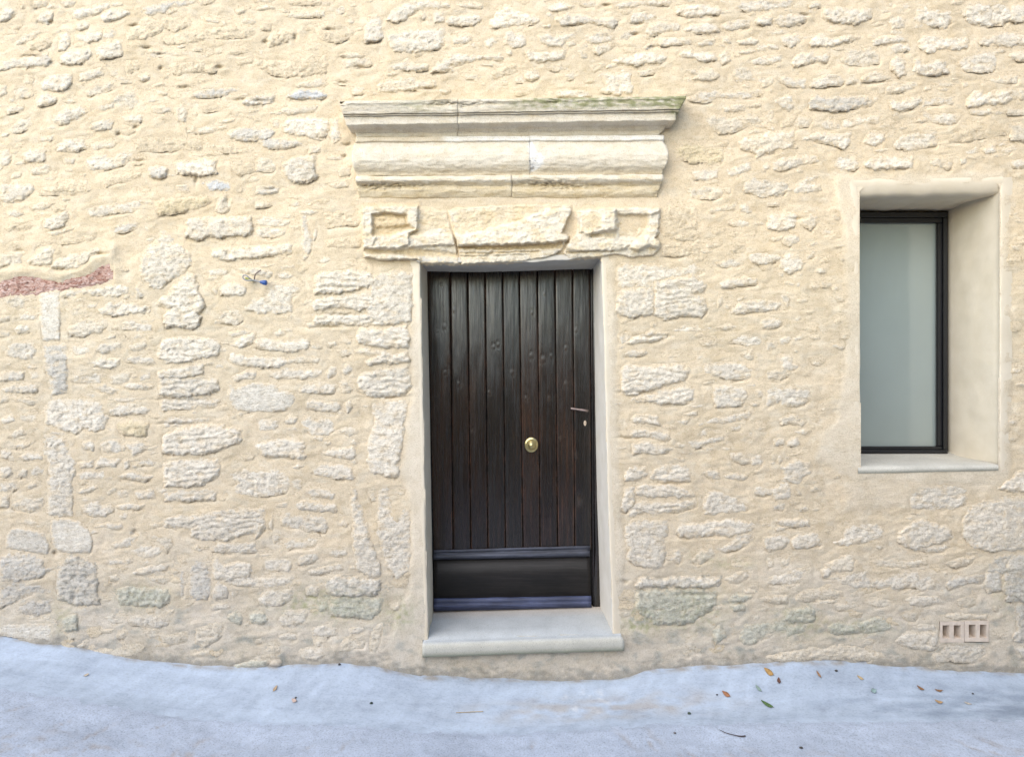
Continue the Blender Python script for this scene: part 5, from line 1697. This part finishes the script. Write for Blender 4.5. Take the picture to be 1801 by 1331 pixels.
# damp grey stain on the right, brown film in the middle, pale splashes
st_ = np.exp(-((px_ - 1680) / 230) ** 2 - ((d - 0.20) / 0.09) ** 2) * 0.9 + 0.35 * sstep(1350, 1800, px_)
c = mixc(c, (0.235, 0.285, 0.355), np.clip(st_ * (0.6 + 0.9 * fbm(x / 0.22 + d * 3, d / 0.05, 3, 631)), 0, 1))
c = mixc(c, (0.36, 0.335, 0.31), np.clip(np.exp(-((px_ - 1050) / 170) ** 2 - ((d - 0.16) / 0.06) ** 2) * (0.5 + 1.2 * fbm(x / 0.15, d / 0.05, 3, 641)), 0, 0.7))
c = mixc(c, (0.60, 0.61, 0.62), np.clip(fbm(x / 0.05, d / 0.05, 3, 651) - 0.35, 0, 1) * 2 * np.exp(-((px_ - 1030) / 60) ** 2 - ((d - 0.12) / 0.06) ** 2))
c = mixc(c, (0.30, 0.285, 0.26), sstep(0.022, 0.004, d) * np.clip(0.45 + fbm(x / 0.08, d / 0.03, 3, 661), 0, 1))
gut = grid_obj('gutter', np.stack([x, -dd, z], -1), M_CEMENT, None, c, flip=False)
tag(gut, 'smooth bluish grey cement gutter along the foot of the wall', kind='structure')
gd = np.concatenate([np.arange(DE - 0.02, 1.05, 0.012), [1.1, 1.2, 1.4, 1.7, 2.2, 3, 4, 6, 9, 14, 25, 50, 100]])
x, d = np.meshgrid(gx, gd)
z = ground_z(x, d)
z = np.where(np.abs(x) > 9, np.interp(x, [-9, 9], [ground_z(np.array([-9.0]), np.array([1.0]))[0], ground_z(np.array([9.0]), np.array([1.0]))[0]]), z)
scr = np.zeros_like(x)      # shallow gouges across the road
rs = np.random.RandomState(12)
for _ in range(80):
    sx = rs.uniform(-2.9, 2.9); sd = rs.uniform(0.38, 0.85)
    sl = np.interp(sx, [-3, -0.6, 0.6, 3], [-0.75, -0.3, 0.35, 0.7]) + rs.uniform(-0.2, 0.2)
    ux, uy = sl, math.sqrt(max(0.1, 1 - sl * sl))
    ln = rs.uniform(0.02, 0.10) * rs.rand() + 0.015; wd = rs.uniform(0.005, 0.014)
    a_ = (x - sx) * ux + (d - sd) * uy; b_ = -(x - sx) * uy + (d - sd) * ux + 0.012 * noise(x / 0.05, d / 0.05, 77)
    scr += np.exp(-(a_ / ln) ** 2 - (b_ / wd) ** 2) * rs.uniform(0.5, 1)
scr = np.clip(scr, 0, 1)
z = z + 0.004 * sstep(DE - 0.01, DE + 0.02, d) - 0.006 * scr + 0.0022 * fbm(x / 0.05, d / 0.05, 3, 671) * sstep(1.6, 1.0, d)
c = np.broadcast_to(np.array((0.40, 0.455, 0.55)), x.shape + (3,)).copy()
c *= (1 + 0.12 * fbm(x / 0.4, d / 0.15, 4, 675))[..., None]
c = mixc(c, (0.34, 0.325, 0.325), np.clip(scr * 0.9 + np.clip(fbm(x / 0.09, d / 0.05, 3, 681) - 0.2, 0, 1) * sstep(0.42, 0.6, d), 0, 0.8))
wob = 0.010 * fbm(x / 0.12, 0.3 + 0 * x, 3, 691) * sstep(DE + .06, DE, d)
rd = grid_obj('road', np.stack([x, -(d + wob), z], -1), M_ROAD, None, c, flip=False)
tag(rd, 'rough pale blue grey concrete road in front of the gutter', kind='structure')

# ------------------------------------------------------------------ leaves and litter on the ground
def on_ground(px, py):
    dd_ = np.linspace(1.2, -0.02, 2400)
    k = (D - dd_) / F
    xx = (px - CX) * k; zz = CAMZ - (py - CY) * k
    g = ground_z(xx, dd_)
    i = np.argmax(zz <= g)
    return np.array([xx[i], -dd_[i], g[i] + 0.002 + (0.004 if dd_[i] > DE else 0)]), dd_[i]

def leaf(px, py, length, width, ang, c, label, cat='leaf', curl=0.25, group='fallen leaves in the gutter'):
    p, dg = on_ground(px, py)
    length *= 0.85; width *= 0.9
    n, m = 9, 5
    t = np.linspace(0, 1, n)[:, None]; s = np.linspace(-1, 1, m)[None]
    w = width * np.sin(np.pi * np.clip(t, 0.015, 0.985) ** 0.85) ** 0.8 * s / 2
    L = (t - 0.5) * length + 0 * s
    zz = curl * width * (s ** 2) * 0.35 + curl * length * 0.35 * (2 * t - 1) ** 2 + 0.003
    ca, sa = math.cos(ang), math.sin(ang)
    slope = (ground_z(np.array([p[0]]), np.array([dg + 0.01]))[0] - ground_z(np.array([p[0]]), np.array([dg - 0.01]))[0]) / 0.02
    top = np.stack([p[0] + L * ca - w * sa, p[1] + (L * sa + w * ca), p[2] + zz - slope * (L * sa + w * ca)], -1)
    bot = top.copy(); bot[..., 2] -= 0.0012
    V = np.concatenate([top.reshape(-1, 3), bot.reshape(-1, 3)])
    q = gridq(n, m); N = n * m
    Q = list(map(tuple, q)) + [tuple(i + N for i in f[::-1]) for f in q]
    rim = list(range(m)) + [i * m + m - 1 for i in range(1, n)] + [(n - 1) * m + j for j in range(m - 2, -1, -1)] + [i * m for i in range(n - 2, 0, -1)]
    for a_, b_ in zip(rim, rim[1:] + rim[:1]): Q.append((b_, a_, a_ + N, b_ + N))
    root = empty('leaf' if cat == 'leaf' else cat, tuple(p), label, cat)
    if group: root['group'] = group
    mesh_obj('blade', V, Q, mat_plain('leaf_' + label[:10].replace(' ', '_'), c, 0.6, 120, 0.65, 1.2), root)
    st_ = np.array([top[0, 2], top[0, 2] - 0.25 * (top[3, 2] - top[0, 2]) + (0, 0, -0.001)])
    tube('stalk', np.linspace(st_[0], st_[1], 4), 0.0009, mat_plain('leaf_stalk', (0.16, 0.11, 0.06), 0.7), root, 5)
    return root
leaf(1352, 1183, 0.056, 0.030, 2.5, (0.42, 0.25, 0.08), 'broad ochre leaf near the wall, topmost of the fallen leaves')
leaf(1277, 1222, 0.048, 0.026, 2.5, (0.33, 0.15, 0.07), 'russet brown leaf left of the other gutter leaves')
leaf(1349, 1240, 0.070, 0.022, 2.5, (0.075, 0.14, 0.04), 'pointed fresh green leaf in the gutter')
leaf(1370, 1199, 0.030, 0.020, 1.2, (0.12, 0.05, 0.03), 'small dark brown crumpled leaf below the ochre leaf', curl=0.5)
leaf(1440, 1187, 0.036, 0.014, 1.9, (0.28, 0.16, 0.08), 'narrow brown leaf standing alone right of the ochre leaf')
leaf(1334, 1212, 0.040, 0.018, 2.2, (0.24, 0.33, 0.28), 'faded grey green leaf above the fresh green leaf')
leaf(1513, 1193, 0.036, 0.014, 2.6, (0.44, 0.33, 0.18), 'small faded tan leaf in the middle of the right gutter')
leaf(1537, 1216, 0.036, 0.024, 0.2, (0.24, 0.34, 0.33), 'pale bluish green leaf flat in the right gutter')
leaf(1619, 1212, 0.036, 0.016, 2.4, (0.24, 0.12, 0.05), 'torn brown leaf, left of the pair below the air vent', curl=0.5)
leaf(1651, 1216, 0.044, 0.012, 2.95, (0.25, 0.13, 0.06), 'thin curled brown leaf, right of the pair below the air vent', curl=0.5)
leaf(1651, 1236, 0.040, 0.018, 2.7, (0.42, 0.27, 0.13), 'curled tan leaf under the two brown leaves', curl=0.5)
leaf(1702, 1238, 0.036, 0.013, 2.7, (0.50, 0.45, 0.38), 'small whitish dry leaf, rightmost in the gutter')
leaf(484, 1212, 0.034, 0.018, 1.2, (0.40, 0.29, 0.18), 'small tan leaf in the left part of the gutter')
leaf(517, 1233, 0.036, 0.020, 2.7, (0.50, 0.38, 0.32), 'pinkish dry leaf scrap, lower of the two left leaves')
leaf(152, 1188, 0.026, 0.016, 0.6, (0.50, 0.42, 0.32), 'tiny pale leaf scrap on the far left gutter slope')

def pebble(px, py, r, c, label, seed, flat=0.6, name='pebble', group='specks and pebbles on the ground'):
    p, _ = on_ground(px, py)
    th = np.linspace(0, np.pi, 7)[:, None]; ph = np.linspace(0, 2 * np.pi, 11)[None]
    rad = r * (1 + 0.35 * noise(np.cos(ph) * 1.5 + th, np.sin(ph) * 1.5 + seed, seed))
    rad[:, -1] = rad[:, 0]
    G = np.stack([p[0] + rad * np.sin(th) * np.cos(ph) * 1.15, p[1] + rad * np.sin(th) * np.sin(ph), p[2] + rad * np.cos(th) * flat + r * flat * 0.5], -1)
    o_ = grid_obj(name, G, mat_plain('pebble_%d' % seed, c, 0.85, 90), None, None, flip=True)
    return tag(o_, label, name, group)
pebble(487, 1168, 0.030, (0.52, 0.46, 0.37), 'pale stone chip lying at the foot of the wall on the left', 1, 0.8, 'stone_chip', None)['category'] = 'stone chip'
DK = (0.06, 0.055, 0.05)
pebble(653, 1237, 0.0075, (0.03, 0.045, 0.035), 'dark green speck in the gutter left of the door', 2)
pebble(520, 1227, 0.005, DK, 'tiny dark speck just above the pinkish leaf scrap', 3)
pebble(1471, 1180, 0.007, DK, 'dark grain near the wall right of the narrow brown leaf', 4)
pebble(1711, 1220, 0.005, DK, 'tiny dark grain above the whitish dry leaf', 5)
pebble(1261, 1222, 0.005, DK, 'tiny dark grain left of the russet leaf', 6)
pebble(1409, 1317, 0.007, DK, 'dark grain on the road near the bottom edge', 7)
pebble(1187, 1291, 0.006, (0.15, 0.14, 0.14), 'grey grain on the road left of the twig', 8)
pebble(1212, 1255, 0.008, (0.06, 0.085, 0.06), 'greenish speck in the gutter right of the door', 9)
pebble(597, 1169, 0.007, DK, 'dark grain at the wall foot left of the door', 10)
pebble(769, 1092, 0.006, DK, 'unused', 11) if False else None
tw = [(1265, 1286), (1276, 1292), (1290, 1296), (1303, 1298), (1311, 1297)]
tp = np.array([on_ground(a_, b_)[0] for a_, b_ in tw]); tp[:, 2] += (0.004, 0.006, 0.006, 0.005, 0.004)
tag(tube('twig', catmull(tp, 24), np.linspace(0.0012, 0.0034, 24), mat_plain('dark_bark', (0.06, 0.045, 0.045), 0.8), None, 6), 'thin dark curved twig on the road below the gutter', 'twig')
tp = np.array([on_ground(a_, b_)[0] for a_, b_ in [(802, 1254), (820, 1253.4), (835, 1252.6), (850, 1252)]]); tp[:, 2] += 0.003
tag(tube('straw', catmull(tp, 16), 0.0016, mat_plain('dry_straw', (0.45, 0.33, 0.17), 0.7), None, 6), 'thin dry straw in the gutter below the threshold', 'straw')

# ------------------------------------------------------------------ across the road: a tree mirrored in the window, plus a wall and trees added to cut light
gw = empty('added_shade_wall', (1.0, -5.0, 0.0), 'unseen wall added behind the viewer to cut low light', 'wall')  # put in out of view to dim the light towards the ground
xs = np.linspace(-16, 18, 180); zs = np.linspace(-0.6, 2.3, 40)
x, z = np.meshgrid(xs, zs)
G = np.stack([x, -5.0 + 0.03 * fbm(x / 0.8, z / 0.6, 3, 801), z], -1)
grid_obj('wall_face', G, M_MORTAR, gw, (0.40, 0.33, 0.24))
V, Q = box_raw(-16, 18, -5.4, -5.04, -0.6, 2.28)
mesh_obj('wall_body', V, Q, M_PLASTER, gw, (0.40, 0.33, 0.24), False)
V, Q = box_raw(-16, 18, -5.48, -4.94, 2.30, 2.4)
mesh_obj('coping', V, Q, M_PLASTER, gw, (0.42, 0.38, 0.31), False)
bark = mat_plain('tree_bark', (0.12, 0.09, 0.065), 0.9, 30, 0.6, 1.2, 0.8)
LEAFM = mat_plain('tree_leaves', (0.07, 0.10, 0.04), 0.6, 3, 0.6, 1.5)
def make_tree(bx, by, zc, sx, sy, sz, N, seed, label):
    rs = np.random.RandomState(seed)
    tree = empty('tree', (bx, by, 0.0), label, 'tree'); tree['group'] = 'trees across the road'
    tp = np.array([(bx, by, -0.3), (bx + .05, by, 0.8), (bx - .05, by - .05, 1.7), (bx, by + .05, zc - 0.7), (bx + .1, by + .1, zc + 0.9)])
    tube('trunk', catmull(tp, 24), np.linspace(0.2, 0.06, 24), bark, tree, 12)
    for k in range(7):
        th = k * 2.4; z0 = zc - 1.9 + 0.32 * k
        tube('limb', catmull([(bx, by, z0), (bx + 0.35 * sx * math.cos(th), by + 0.35 * sy * math.sin(th), z0 + 0.6), (bx + 0.75 * sx * math.cos(th), by + 0.75 * sy * math.sin(th), z0 + 1.2)], 12), np.linspace(0.07, 0.02, 12), bark, tree, 7)
    nc = 110
    cl = rs.randn(nc, 3); cl /= np.linalg.norm(cl, axis=1)[:, None]; cl *= rs.uniform(0.35, 1.0, (nc, 1)); cl = cl * (sx, sy, sz) + (bx, by, zc)
    ctr = cl[rs.randint(0, nc, N)] + rs.randn(N, 3) * (0.36, 0.36, 0.30)
    ctr = ctr[ctr[:, 2] > 0.45]; N = len(ctr)
    a1 = rs.randn(N, 3); a1 /= np.linalg.norm(a1, axis=1)[:, None]
    a2 = np.cross(a1, rs.randn(N, 3)); a2 /= np.linalg.norm(a2, axis=1)[:, None]
    L_ = rs.uniform(0.06, 0.12, (N, 1))
    V = np.stack([ctr - a1 * L_, ctr - a2 * L_ * 0.4, ctr + a1 * L_, ctr + a2 * L_ * 0.4], 1).reshape(-1, 3)
    mesh_obj('crown', V, np.arange(4 * N).reshape(-1, 4), LEAFM, tree, None, False)
make_tree(6.6, -6.9, 4.3, 2.3, 1.2, 2.3, 15000, 31, 'leafy tree before the added wall, mirrored in the window glass')
make_tree(7.2, -2.6, 4.3, 2.4, 1.6, 2.6, 16000, 32, 'unseen leafy tree added on the right to dim that side')  # added out of view to hold sky light off the right side
make_tree(3.6, -8.2, 5.2, 2.4, 1.6, 2.2, 12000, 33, 'unseen leafy tree added behind the added wall to cut sky light')  # extra tree, unseen, put in to block more of the sky
